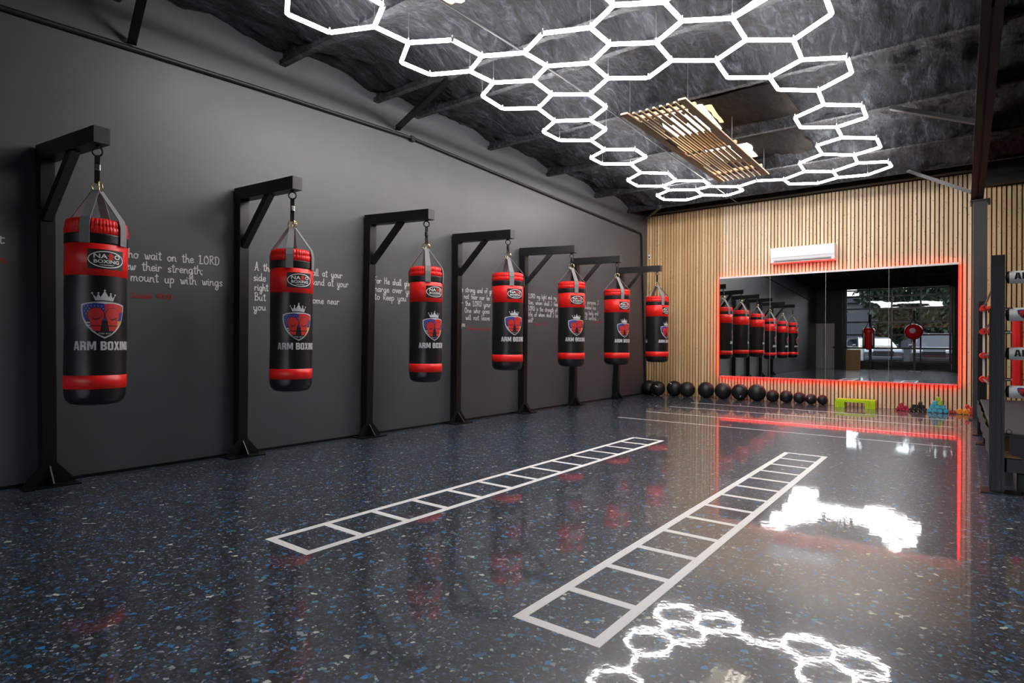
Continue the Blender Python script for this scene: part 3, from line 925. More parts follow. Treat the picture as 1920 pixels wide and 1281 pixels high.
EDGES = "a1-a2 a10-a9 a2-a3 a3-a5 a4-a3 a5-a10 a5-a6 a6-a7 a7-a8 a7-b2 a8-b13 a9-a8 b10-b17 b11-b10 b11-b12 b12-b19 b13-b12 b13-b22 b15-b16 b15-c13 b17-b16 b17-b18 b18-b23 b19-b18 b19-b20 b2-b11 b20-b25 b21-b20 b22-b21 b23-b24 b24-d4 b25-b24 b25-d7 b3-b2 b3-b4 b4-b9 b5-b4 b5-b6 b6-b7 b7-b8 b7-c2 b8-b15 b9-b10 b9-b8 c10-c9 c11-c10 c12-c11 c13-c12 c2-c3 c3-c13 c3-c4 c4-c6 c5-c4 c6-c11 c6-c7 c7-c8 c8-c9 c9-e1 d10-d11 d11-f1 d12-d11 d13-d12 d4-d5 d5-d8 d6-d5 d7-d6 d8-d13 d8-d9 d9-d10 e1-e2 e1-e6 e10-e13 e11-e10 e11-e20 e12-e11 e13-e14 e13-e18 e14-e15 e15-e16 e17-e16 e17-e23 e18-e17 e19-e18 e19-e21 e2-e3 e20-e19 e21-e22 e22-e23 e3-e4 e4-e7 e5-e4 e6-e5 e7-e12 e7-e8 e8-e9 e9-e10 f1-f2 f1-f6 f10-f11 f10-f9 f11-f12 f12-f13 f14-f13 f14-f15 f16-f15 f17-f16 f18-e21 f18-f17 f2-f3 f3-f4 f3-f7 f4-f10 f5-f4 f6-f5 f7-f8 f8-f17 f8-f9 f9-f14"
HV = {}
for s in HEX.split(';'):
    k, x, y = s.split(); HV[k] = (float(x), float(y))
# the cells that carry on towards the viewer, above the frame of the photograph
TH = 0.5263; SE = 0.4093
def hdir(a): return Vector((math.cos(TH + a), math.sin(TH + a))) * SE
def off(k, *angs):
    p = Vector(HV[k])
    for a in angs: p = p + hdir(math.radians(a))
    return tuple(p)
HV['z1'] = off('a1', -60); HV['z2'] = off('a4', -120)
HV['z3'] = off('b5', -120); HV['z4'] = off('b6', -60); HV['z5'] = off('c2', -60); HV['z6'] = off('c5', -120)
HV['z7'] = off('z3', -60); HV['z8'] = off('z7', 0); HV['z9'] = off('z4', 0); HV['z10'] = off('z9', 60)
HE = [tuple(e.split('-')) for e in EDGES.split()]
HE += [('a1', 'z1'), ('z1', 'z2'), ('z2', 'a4'), ('b5', 'z3'), ('z3', 'z7'), ('z7', 'z8'), ('z8', 'z4'), ('z4', 'b6'), ('z4', 'z9'), ('z9', 'z10'), ('z10', 'c2'), ('c2', 'z5'), ('z5', 'z6'), ('z6', 'c5')]
HE = [e for e in HE if not (e[1] == 'z5' or e[0] == 'z5')] + [('c2', 'z10b'), ('z10b', 'z6'), ('z6', 'c5')]
HV['z10b'] = tuple(Vector(HV['c2']) + hdir(math.radians(-60)))
HE = [e for e in HE if e[1] != 'z10' and e[0] != 'z10'] + [('z9', 'z10b')] if False else HE
ZH = 3.85
hl = thing('honeycomb_light', 'bright white honeycomb of glowing tubes hanging under the dark foam ceiling', 'ceiling light', (3.0, 7.0, ZH))
def rel(p, z=0.0): return Vector((p[0] - 3.0, p[1] - 7.0, z))
def near_first(e):
    a, b_ = HV[e[0]], HV[e[1]]
    return (Vector(((a[0] + b_[0]) / 2, (a[1] + b_[1]) / 2)) - Vector((5.6, 0))).length
HE.sort(key=near_first)
rest = MB()
for i, (a, b_) in enumerate(HE):
    p, q = rel(HV[a]), rel(HV[b_]); d = (q - p).normalized()
    if i < 100:
        MB().cyl(p + d * 0.012, q - d * 0.012, 0.0185, 12).build('light_tube', M['tube'], hl)
    else:
        rest.cyl(p + d * 0.012, q - d * 0.012, 0.0185, 12)
r_ = rest.build('far_light_tubes', M['tube'], hl); r_['kind'] = 'stuff'
cm = None
used = sorted({k for e in HE for k in e})
for k in used:
    if cm is None:
        c_ = MB().sphere((0, 0, 0), 0.0195, 12, 8).cyl((0, 0, 0.01), (0, 0, 0.04), 0.006, 8).build('connector', M['clear'], hl); cm = c_.data
        c_.location = rel(HV[k], 0.004)
    else:
        link('connector', cm, hl, rel(HV[k], 0.004))
for k in ('a3', 'a5', 'a8', 'b4', 'b8', 'b13', 'b17', 'b22', 'c2', 'c6', 'd6', 'd4', 'e4', 'e1', 'e10', 'f9', 'd12', 'f12', 'e19', 'e16'):
    x, y = HV[k]
    MB().cyl(rel((x, y), 0.02), rel((x, y), roof_z(y) - 0.04 - ZH), 0.0025, 6).build('suspension_wire', M['wire'], hl)

# ------------------------------------------------------------------ handwriting on the left wall
VERSES = {
    'A': [
        ('t', 1.116, 1.813, 1.163, 1.820, 0.0393, 0),
        ('13.', 1.132, 1.674, 1.178, 1.673, 0.0236, 1),
    ],
    'B': [
        ('who wait on the LORD', 1.917, 1.808, 2.739, 1.830, 0.0527, 0),
        ('renew their strength;', 1.825, 1.705, 2.588, 1.728, 0.0517, 0),
        ('mount up with wings', 1.985, 1.615, 2.770, 1.632, 0.0530, 0),
        ('Isaiah 40:31', 1.990, 1.471, 2.318, 1.480, 0.0326, 1),
    ],
    'C': [
        ('A thousand may fall at your', 3.087, 1.819, 4.139, 1.835, 0.0514, 0),
        ('side and ten thousand at your', 3.076, 1.715, 4.223, 1.739, 0.0517, 0),
        ('right hand', 3.088, 1.618, 3.426, 1.624, 0.0491, 0),
        ('But it shall not come near', 3.088, 1.519, 4.100, 1.532, 0.0513, 0),
        ('you', 3.078, 1.419, 3.214, 1.424, 0.0484, 0),
    ],
    'D': [
        ('For He shall give', 4.590, 1.819, 5.204, 1.827, 0.0532, 0),
        ('charge over you', 4.559, 1.720, 5.242, 1.730, 0.0532, 0),
        ('to keep you in', 4.600, 1.624, 5.233, 1.633, 0.0533, 0),
    ],
    'E': [
        ('Be strong and of good', 6.104, 1.829, 6.929, 1.858, 0.0508, 0),
        ('not fear nor be a', 6.202, 1.739, 6.866, 1.748, 0.0509, 0),
        ('for the LORD your', 6.073, 1.639, 6.807, 1.648, 0.0504, 0),
        ('One who goes', 6.219, 1.537, 6.779, 1.551, 0.0507, 0),
        ('will not leave', 6.243, 1.438, 6.780, 1.447, 0.0508, 0),
        ('you', 6.137, 1.339, 6.232, 1.341, 0.0492, 0),
        ('Deuteronomy 31:6', 6.270, 1.303, 6.798, 1.289, 0.0352, 1),
    ],
    'F': [
        ('LORD my light and my', 7.773, 1.850, 8.614, 1.873, 0.0497, 0),
        ('tion; whom shall I fear', 7.768, 1.750, 8.675, 1.762, 0.0498, 0),
        ('LORD is the strength of', 7.769, 1.648, 8.642, 1.655, 0.0497, 0),
        ('life; of whom shall I be', 7.776, 1.553, 8.655, 1.565, 0.0498, 0),
        ('aid?', 7.765, 1.456, 7.911, 1.460, 0.0482, 0),
        ('Psalm 27:1', 7.924, 1.408, 8.278, 1.413, 0.0314, 1),
    ],
    'G': [
        ('th purpose. I', 9.538, 1.862, 10.116, 1.871, 0.0511, 0),
        ('shadow box.', 9.573, 1.766, 10.025, 1.769, 0.0510, 0),
        ('my body and', 9.574, 1.654, 10.100, 1.668, 0.0511, 0),
        ('its control...', 9.581, 1.566, 10.082, 1.564, 0.0511, 0),
        ('Corinth 9:26', 9.898, 1.509, 10.273, 1.518, 0.0312, 1),
    ],
}
VLAB = {
 'A': ('white and red brushed writing ending in 13 at the left edge of the charcoal wall', 'wall lettering'),
 'B': ('white brushed verse about waiting on the LORD with red Isaiah 40:31', 'wall lettering'),
 'C': ('white brushed verse A thousand may fall at your side on the charcoal wall', 'wall lettering'),
 'D': ('white brushed verse For He shall give charge over you on the charcoal wall', 'wall lettering'),
 'E': ('white brushed verse strong and of good, with red Deuteronomy line below', 'wall lettering'),
 'F': ('small white brushed verse LORD my light, with red Psalm line below', 'wall lettering'),
 'G': ('farthest small white brushed verse ending control on the charcoal wall', 'wall lettering'),
}
for k, lines in VERSES.items():
    e = thing('wall_lettering', VLAB[k][0], VLAB[k][1], (0.002, lines[0][1], lines[0][2]), 'verses brushed on the charcoal wall')
    for (s, y0, z0, y1, z1, xh, red) in lines:
        for wt in script_line(s, y0 - lines[0][1], z0 - lines[0][2], y1 - lines[0][1], z1 - lines[0][2], xh * (0.66 if red else 0.74), 0.0085 if red else 0.0092):
            o = wt.build('reference_word' if red else 'verse_word', M['chalk_red'] if red else M['chalk'], e, fix=False)
            if red: o['label'] = 'red reference word'

# ------------------------------------------------------------------ bag stands and heavy bags
def crest(w=0.24, with_crown=True):
    """shield emblem with two boxing gloves, flag fields and crown; origin at shield centre"""
    s = w / 660.0
    def q(x, y): return ((x - 740) * s, (650 - y) * s * 1.2)
    mb = MB()
    out = [q(740, 358), q(600, 366), q(480, 382), q(375, 408), q(372, 500), q(390, 600), q(425, 690), q(470, 752), q(545, 825), q(640, 890), q(742, 938),
           q(845, 890), q(935, 825), q(1005, 752), q(1045, 690), q(1075, 600), q(1100, 500), q(1105, 408), q(1000, 382), q(880, 366)]
    mb.poly2d(out, 0, 0.0)
    def inset(P, f): return [(p[0] * f, p[1] * f - 0.002) for p in P]
    inn = inset(out, 0.89)
    mb.poly2d(inn, 1, 0.0006)
    # left half blue field, right half red / blue / orange
    left = [p for p in inn if p[0] <= 0.001]
    mb.poly2d([(0, inn[0][1]), q(600, 385), q(480, 402), q(402, 428), q(400, 500), q(412, 590), q(440, 655), q(740, 655)], 2, 0.0010)
    mb.poly2d([(0, inn[0][1]), q(740, 560), q(1074, 520), q(1080, 428), q(1000, 402), q(880, 385)], 3, 0.0010)
    mb.poly2d([q(740, 560), q(740, 660), q(1040, 660), q(1062, 590), q(1076, 520)], 2, 0.0012)
    mb.poly2d([q(925, 660), q(925, 795), q(990, 735), q(1035, 660)], 5, 0.0012)
    for i in range(3):
        y = 680 + i * 42
        mb.poly2d([q(440 + i * 26, y), q(600, y), q(600, y + 22), q(455 + i * 26, y + 22)], 0, 0.0012)
    for r in range(4):
        for c in range(6 - (r > 1) * 3):
            x, y = 430 + c * 52 + (r % 2) * 26, 432 + r * 40
            mb.poly2d([q(x - 8, y), q(x, y + 8), q(x + 8, y), q(x, y - 8)], 0, 0.0014)
    # gloves
    def ell(cx, cy, rx, ry, n=20): return [q(cx + rx * math.cos(2 * PI * i / n), cy - ry * math.sin(2 * PI * i / n)) for i in range(n)]
    for sgn in (-1, 1):
        cx = 740 + sgn * 135
        mb.poly2d(ell(cx, 575, 136, 122), 4, 0.0016)
        mb.poly2d(ell(cx, 572, 124, 110), 3, 0.0020)
        mb.poly2d([q(cx - 105, 590), q(cx + 105, 590), q(cx + 80, 730), q(cx - 80, 730)], 3, 0.0018)
        mb.poly2d([q(cx - 90, 595), q(cx - 20, 632), q(cx + 50, 612), q(cx + 90, 585), q(cx + 50, 640), q(cx - 20, 655)], 4, 0.0024)
        mb.poly2d(ell(cx + sgn * -45, 690, 44, 50), 3, 0.0022)
        mb.poly2d([q(cx - 82, 728), q(cx + 82, 728), q(cx + 80, 748), q(cx - 80, 748)], 4, 0.0024)
        mb.poly2d([q(cx - 78, 748), q(cx + 78, 748), q(cx + 50 - sgn * 14, 820), q(cx - 50 - sgn * 14, 820)], 3, 0.0022)
    mb.poly2d([q(598, 838), q(740, 822), q(884, 838), q(825, 878), q(742, 910), q(660, 878)], 1, 0.0026)
    merge(mb, text2d('PHIL 4:13', 26 * s, 190 * s, 0.01), 0, q(0, 868)[1], 0.0030)
    if with_crown:
        pts = [q(592, 345), q(545, 240), q(605, 300), q(640, 238), q(672, 292), q(738, 192), q(805, 292), q(838, 240), q(870, 302), q(915, 255), q(880, 352), q(738, 340)]
        c0 = len(mb.v)
        mb.poly2d(pts, 0, 0.0)
        for x, y in ((545, 236), (640, 232), (738, 188), (838, 236), (913, 250)):
            mb.poly2d(ell(x, y, 15, 15, 10), 0, 0.0004)
    return mb
CREST_MATS = [M['print_grey'], M['print_black'], M['print_blue'], M['print_red'], M['print_darkred'], M['print_yellow']]

def patch():
    mb = MB()
    w, h = 0.222, 0.134
    mb.poly2d([(-w / 2, -h / 2), (w / 2, -h / 2), (w / 2, h / 2), (-w / 2, h / 2)], 1, 0.0)
    def el(rx, ry, n=40): return [(rx * math.cos(2 * PI * i / n), ry * math.sin(2 * PI * i / n)) for i in range(n)]
    mb.poly2d(el(0.109, 0.058), 0, 0.0008)
    mb.poly2d(el(0.102, 0.051), 1, 0.0014)
    merge(mb, text2d('NA', 0.031, 0.078, 0.02), -0.037, 0.006, 0.0020)
    # red boxer figure standing in for the third letter
    r = MB()
    r.poly2d([(0.006, 0.036), (0.020, 0.046), (0.034, 0.036), (0.042, 0.020), (0.030, 0.012), (0.040, 0.002), (0.026, -0.002), (0.012, -0.002), (0.004, 0.004), (0.012, 0.014), (0.002, 0.024)], 3, 0.0020)
    merge(mb, r)
    merge(mb, text2d('O', 0.031, 0.036, 0.02), 0.062, 0.006, 0.0020)
    merge(mb, text2d('BOXING', 0.024, 0.150, 0.02), 0.0, -0.026, 0.0020)
    mb.poly2d([(-0.045, -0.036), (0.045, -0.036), (0.03, -0.040), (-0.03, -0.040)], 0, 0.0020)
    return mb
PATCH_MATS = [M['print_white'], M['print_black'], M['print_grey'], M['print_red']]

BAGS = [  # y, radius, bottom, top, beam underside, crest azimuth (deg)
    (1.49, 0.181, 0.660, 1.930, 2.470, -2), (3.00, 0.181, 0.660, 1.921, 2.472, -13), (4.68, 0.183, 0.662, 1.948, 2.492, -13),
    (6.19, 0.207, 0.747, 2.030, 2.500, -26), (7.81, 0.208, 0.753, 2.056, 2.514, -35), (9.33, 0.222, 0.741, 2.056, 2.540, -26), (11.06, 0.224, 0.750, 2.051, 2.560, -14)]
ORD = ['nearest', 'second', 'third', 'fourth', 'fifth', 'sixth', 'last']
XB = 0.80
def make_bag(i):
    y, R, zb, zt, zbeam, az = BAGS[i]
    az = math.radians(az); H = zt - zb; k = H / 1.27
    lab = 'red and black heavy bag, %s in the row from the front' % ORD[i]
    t = thing('punching_bag', lab, 'punching bag', (XB, y, zb), 'heavy bags along the charcoal wall')
    rr = lambda a, z: 0.0012 * math.sin(3 * a + z * 9) + 0.001 * math.sin(7 * a - z * 14)
    body = [(0.0, 0.006), (R * 0.55, 0.0), (R * 0.80, 0.010), (R * 0.93, 0.035), (R * 0.985, 0.07), (R, 0.115 * k)]
    body += [(R, 0.205 * k + j * (0.885 - 0.205) * k / 10) for j in range(11)]
    body += [(R, 1.09 * k), (R * 1.002, 1.15 * k), (R * 0.98, 1.20 * k), (R * 0.90, 1.245 * k), (R * 0.4, 1.255 * k), (0.0, 1.255 * k)]
    MB().lathe(body, 64, fn=rr).build('bag_body', M['vinyl_black'], t)
    MB().lathe([(R - 0.004, 0.112 * k), (R + 0.003, 0.115 * k), (R + 0.003, 0.205 * k), (R - 0.004, 0.208 * k)], 64, fn=rr).build('lower_red_band', M['vinyl_red'], t)
    MB().lathe([(R - 0.004, 0.882 * k), (R + 0.003, 0.886 * k), (R + 0.003, 1.10 * k), (R - 0.004, 1.104 * k)], 64, fn=rr).build('upper_red_band', M['vinyl_red'], t)
    pr = []
    for j in range(9):
        z = 1.104 + j * 0.0082
        pr.append((R + (0.006 if j % 2 else 0.002), z * k))
    MB().lathe([(R - 0.004, 1.10 * k)] + pr + [(R - 0.004, 1.175 * k)], 64).build('stitched_band', M['vinyl_black'], t)
    pl = lambda a, z: 0.0035 * math.sin(46 * a + 3 * math.sin(5 * a)) * (1 if z > 1.18 * k else 0)
    MB().lathe([(R - 0.006, 1.165 * k), (R + 0.003, 1.17 * k), (R + 0.004, 1.21 * k), (R - 0.004, 1.222 * k), (R - 0.001, 1.226 * k), (R - 0.006, 1.262 * k), (R - 0.022, 1.275 * k), (R - 0.05, 1.265 * k)], 184, fn=pl).build('gathered_collar', M['vinyl_red'], t)
    MB().lathe([(R - 0.04, 1.258 * k), (R - 0.06, 1.268 * k), (0.0, 1.27 * k)], 48).build('top_cover', M['webbing'], t)
    # straps
    zr = H + 0.245 * k
    for q in range(4):
        a = math.radians((-38, 35, 142, 215)[q])
        ca, sa = math.cos(a), math.sin(a)
        pts = [(0.022, zr - 0.025), (R - 0.006, H + 0.006), (R + 0.0095, H - 0.05), (R + 0.0085, 1.10 * k)]
        w0, w1 = 0.022, 0.030
        mb = MB(); vs = []
        for j, (r, z) in enumerate(pts):
            w = w0 if j == 0 else w1
            for sgn in (-1, 1):
                for o_ in (0.0, 0.004):
                    vs.append(((r + o_) * ca - sgn * w * sa, (r + o_) * sa + sgn * w * ca, z + (o_ if j < 2 else 0)))
        fs = []
        for j in range(3):
            b0 = j * 4; b1 = b0 + 4
            fs += [(b0 + 1, b0 + 3, b1 + 3, b1 + 1), (b0, b1, b1 + 2, b0 + 2), (b0, b0 + 1, b1 + 1, b1), (b0 + 2, b1 + 2, b1 + 3, b0 + 3)]
        fs += [(0, 2, 3, 1), (12, 13, 15, 14)]
        mb.add(vs, fs)
        mb.build('bag_strap', M['webbing'], t)
    mb = MB().ring((0, 0, zr), 0.040, 0.0062, 'y', tilt=0.5)
    mb.ring((0.008, 0.006, zr + 0.004), 0.040, 0.0062, 'y', tilt=-0.35)
    mb.build('steel_ring', M['brass'], t)
    ztop = zbeam - zb
    MB().ring((0, 0, ztop - 0.042), 0.032, 0.0065, 'y', tilt=0.9).cyl((0, 0, ztop - 0.012), (0, 0, ztop - 0.001), 0.016, 12).build('eye_ring', M['steel_black'], t)
    MB().bar((0, 0, ztop - 0.068), (0, 0, zr + 0.03), 0.034, 0.010, up=(0.75, -0.66, 0)).build('hanger_strap', M['webbing_black'], t)
    zm = (ztop - 0.055 + zr) / 2 + 0.02
    MB().box((0.004, -0.002, zm), (0.030, 0.030, 0.045), bev=0.004).build('strap_buckle', M['chrome'] if i < 2 else M['steel_black'], t)
    # prints
    cr = crest()
    bend(cr, R, az, 0.582 * k, 0.0022).build('crest_print', CREST_MATS, t, fix=False)
    bend(block2d('ARM BOXING', 0.060, 0.375), R, az + 0.05, 0.378 * k, 0.0022).build('silver_lettering', M['print_grey'], t, fix=False)
    bend(patch(), R, az + 0.06, 0.995 * k, 0.0045).build('maker_patch', PATCH_MATS, t, fix=False)
    if i == 6:
        bend(block2d('ARM BOXING', 0.060, 0.375), R, az + math.radians(205), 0.378 * k, 0.0022).build('silver_lettering', M['print_grey'], t, fix=False)
    return t
STANDS = [(1.378, 1.41, 2.585), (2.915, 2.918, 2.587), (4.475, 4.437, 2.607), (5.985, 5.97, 2.615), (7.545, 7.53, 2.629), (9.14, 9.06, 2.655), (10.92, 10.72, 2.675)]
def make_stand(i):
    yt, yb_, zt = STANDS[i]
    lab = 'black steel gallows bag stand, %s in the row from the front' % ORD[i]
    t = thing('bag_stand', lab, 'bag stand', (0.0, yt, 0.0), 'bag stands along the charcoal wall')
    yl = BAGS[i][0] - yt
    b0 = yb_ - yt
    zt0 = zt - 0.115
    w = 0.045
    x0, x1 = 0.02, 0.125
    mb = MB()
    vs = [(x0, b0 - w, 0.012), (x1, b0 - w, 0.012), (x1, b0 + w, 0.012), (x0, b0 + w, 0.012), (x0, -w, zt0), (x1, -w, zt0), (x1, w, zt0), (x0, w, zt0)]
    mb.add(vs, [(3, 2, 1, 0), (4, 5, 6, 7), (0, 1, 5, 4), (1, 2, 6, 5), (2, 3, 7, 6), (3, 0, 4, 7)])
    mb.build('post', M['steel_black'], t)
    mb = MB()
    ye = yl
    vs = []
    for x, y in ((0.02, 0.0), (0.875, ye)):
        for dy in (-0.05, 0.05):
            for z in (zt0, zt): vs.append((x, y + dy, z))
    mb.add(vs, [(0, 1, 3, 2), (4, 6, 7, 5), (0, 4, 5, 1), (2, 3, 7, 6), (0, 2, 6, 4), (1, 5, 7, 3)])
    arm = mb.build('arm', M['steel_black'], t)
    e = MB().box((0.8765, ye, (zt + zt0) / 2), (0.004, 0.096, 0.11)).build('end_cap', M['column'], arm)
    MB().bar((0.115, 0.0, zt - 0.56), (0.50, ye * 0.55, zt0 + 0.02), 0.06, 0.06).build('brace', M['steel_black'], t)
    MB().box((0.13, b0, 0.006), (0.21, 0.34, 0.012)).build('base_plate', M['steel_black'], t)
    for sgn in (-1, 1):
        MB().prism([(b0 + sgn * w, 0.012), (b0 + sgn * 0.16, 0.012), (b0 + sgn * 0.16, 0.03), (b0 + sgn * w, 0.17)], 0.115, 0.125, 'x').build('gusset', M['steel_black'], t)
    MB().prism([(x1, 0.012), (0.225, 0.012), (0.225, 0.03), (x1, 0.15)], b0 - 0.005, b0 + 0.005, 'y').build('gusset', M['steel_black'], t)
    return t
for i in range(7):
    make_stand(i)
    make_bag(i)

# ------------------------------------------------------------------ markings on the floor
def ladder(name, label, x, y, w, ln, t=0.047):
    o = thing(name, label, 'floor marking', (x, y, 0.0), 'ladder markings taped on the floor')
    z = 0.0008
    def strip(nm, x0, x1, y0, y1, dz=0.0): MB().box(((x0 + x1) / 2, (y0 + y1) / 2, z / 2 + dz / 2), (x1 - x0, y1 - y0, z + dz)).build(nm, M['tape'], o)
    strip('rail', 0, t, 0, ln); strip('rail', w - t, w, 0, ln)
    for k in range(14):
        y0 = k * (ln - t) / 13
        strip('rung', t, w - t, y0, y0 + t)
ladder('ladder_marking', 'white taped ladder on the floor nearer the row of bags', 2.531, 1.767, 0.397, 4.627)
ladder('ladder_marking', 'white taped ladder on the floor nearer the boxing ring', 4.177, 1.884, 0.397, 4.627)
NL = ['first', 'second', 'third', 'fourth']
for k, (y, x0, x1) in enumerate([(10.93, 1.543, 5.56), (9.99, 1.515, 5.55), (8.99, 1.518, 5.55), (8.01, 1.512, 5.53)]):
    MBo = MB().box(((x0 + x1) / 2, y, 0.0004), (x1 - x0, 0.024, 0.0008)).build('stripe_marking', M['tape'])
    tag(MBo, 'thin white line across the floor, %s out from the wooden wall' % NL[k], 'floor marking', 'stripes across the floor')

# ------------------------------------------------------------------ mirror with red edge light
MX = [1.654, 2.635, 3.615, 4.612, 5.594]
mz0, mz1 = 0.465, 2.47
mr = thing('wall_mirror', 'wide four-panel wall mirror ringed by red light on the wooden slats', 'mirror', (1.654, D, mz0))
W_ = MX[-1] - MX[0]; Hm = mz1 - mz0
for a, b_ in zip(MX[:-1], MX[1:]):
    MB().box(((a + b_) / 2 - 1.654, -0.052, Hm / 2), (b_ - a - 0.005, 0.006, Hm)).build('mirror_panel', M['mirror'], mr)
for x in MX[1:-1]: MB().box((x - 1.654, -0.0555, Hm / 2), (0.005, 0.002, Hm)).build('seam_strip', M['grey_trim'], mr)
MB().box((W_ / 2, -0.054, Hm + 0.018), (W_ + 0.01, 0.016, 0.036)).build('top_trim', M['alu'], mr)
MB().box((W_ / 2, -0.054, -0.011), (W_ + 0.01, 0.014, 0.020)).build('bottom_trim', M['grey_trim'], mr)
MB().box((W_ / 2, -0.024, Hm / 2), (W_ - 0.10, 0.046, Hm - 0.10)).build('backing_board', M['backing'], mr)
for c, s in (((0.012, -0.026, Hm / 2), (0.014, 0.02, Hm)), ((W_ - 0.006, -0.026, Hm / 2), (0.014, 0.02, Hm)), ((W_ / 2, -0.026, Hm + 0.012), (W_ - 0.04, 0.02, 0.014)), ((W_ / 2, -0.026, -0.004), (W_ - 0.04, 0.02, 0.014))):
    MB().box(c, s).build('led_strip', M['led'], mr)

# ------------------------------------------------------------------ air conditioner
ac = thing('air_conditioner', 'white split air conditioner on the wooden slats above the mirror', 'air conditioner', (3.225, D, 2.69))
prof = [(0.0, 0.0), (-0.13, 0.015), (-0.175, 0.06), (-0.185, 0.12), (-0.18, 0.29), (-0.165, 0.305), (0.0, 0.305)]
MB().prism(prof, -0.555, 0.555, 'x').build('housing', M['plastic_white'], ac)
MB().prism([(-0.186, 0.10), (-0.192, 0.12), (-0.189, 0.285), (-0.183, 0.29), (-0.18, 0.10)], -0.54, 0.54, 'x').build('front_panel', M['plastic_white'], ac)
MB().box((0, -0.157, 0.045), (0.96, 0.006, 0.036), rot=Matrix.Rotation(math.radians(-44), 3, 'X')).build('outlet_slot', M['plastic_grey'], ac)
MB().box((0, -0.15, 0.022), (0.95, 0.075, 0.006), rot=Matrix.Rotation(math.radians(16), 3, 'X')).build('louver', M['plastic_white'], ac)
for s in (-1, 1): MB().box((s * 0.53, -0.15, 0.035), (0.055, 0.05, 0.05), bev=0.006).build('end_cap', M['plastic_white'], ac)

sw = thing('wall_sensor', 'tiny white plate with black eye at top of the slats near the corner', 'sensor', (0.05, D, 3.07))
MB().box((0.02, -0.012, 0.0), (0.05, 0.024, 0.10), bev=0.004).build('plate', M['plastic_white'], sw)
MB().box((0.02, -0.026, -0.01), (0.026, 0.006, 0.04)).build('eye', M['print_black'], sw)

# ------------------------------------------------------------------ medicine balls along the wooden wall
BALLS = [(0.165, 0.157), (0.44, 0.157), (0.745, 0.163), (1.06, 0.160), (1.427, 0.165), (1.776, 0.164), (2.106, 0.160), (2.436, 0.168), (2.715, 0.117), (2.961, 0.117), (3.19, 0.108), (3.407, 0.100), (3.583, 0.091)]
BN = ['first', 'second', 'third', 'fourth', 'fifth', 'sixth', 'seventh', 'eighth', 'ninth', 'tenth', 'eleventh', 'twelfth', 'last']
rs = random.Random(11)
for i, (x, r) in enumerate(BALLS):
    size = 'large' if r > 0.14 else 'small'
    yb = D - 0.03 - r - 0.012 - {1: 0.17, 3: 0.085, 11: 0.085}.get(i, 0.0)
    t = thing('medicine_ball', '%s black medicine ball, %s in the row counted from the charcoal wall' % (size, BN[i]), 'medicine ball', (x, yb, r), 'medicine balls along the wooden wall', 0.0)
    MB().sphere((0, 0, 0), r, 40, 26, fn=lambda a, tt: -0.012 * max(0, 1 - abs(((a + 0.4) % (PI / 2.5)) - PI / 5) / 0.05)).build('ball_shell', M['ball'], t)
    if i in (1, 2, 6, 11):
        a = {1: -1.35, 2: -1.9, 6: -1.2, 11: -1.7}[i]; el = {1: 0.35, 2: 0.75, 6: -0.5, 11: 0.25}[i]
        n_ = Vector((math.cos(a) * math.cos(el), math.sin(a) * math.cos(el), math.sin(el)))
        tt = Vector((-math.sin(a), math.cos(a), 0)); uu = n_.cross(tt)
        mb = MB(); L2, w2 = r * (0.42 if i < 6 else 0.3), r * 0.09
        dr = (tt * 0.9 + uu * -0.4).normalized() if i in (1, 2) else (tt * 0.3 + uu).normalized()
        ds = n_.cross(dr)
        rows = []
        for j in range(6):
            for s_ in (-1, 1):
                p = n_ * r + dr * (j / 5 - 0.5) * L2 + ds * s_ * w2 / 2
                rows.append(p.normalized() * (r + 0.002))
        mb.add(rows, [(2 * j, 2 * j + 2, 2 * j + 3, 2 * j + 1) for j in range(5)])
        mb.build('white_print', M['print_white'], t, fix=False)

# ------------------------------------------------------------------ step bench
st = thing('step_bench', 'lime green aerobic step bench standing on the floor before the slats', 'step bench', (4.14, 12.05, 0.0))
mb = MB()
mb.prism([(-0.31, 0.11), (-0.30, 0.142), (0.30, 0.142), (0.31, 0.11), (0.28, 0.10), (-0.28, 0.10)], -0.16, 0.16, 'y')
mb.build('platform', M['lime'], st)
for s in (-1, 1):
    mb = MB()
    for k in range(5):
        x = s * (0.17 + k * 0.032)
        mb.prism([(x - 0.013, 0.0), (x + 0.013, 0.0), (x + 0.011, 0.105), (x - 0.011, 0.105)], -0.165, 0.165, 'y')
    mb.box((s * 0.235, 0, 0.053), (0.14, 0.30, 0.10))
    mb.build('leg', M['lime'], st)
MB().box((0, 0, 0.1435), (0.54, 0.28, 0.004)).build('grip_mat', M['lime'], st)

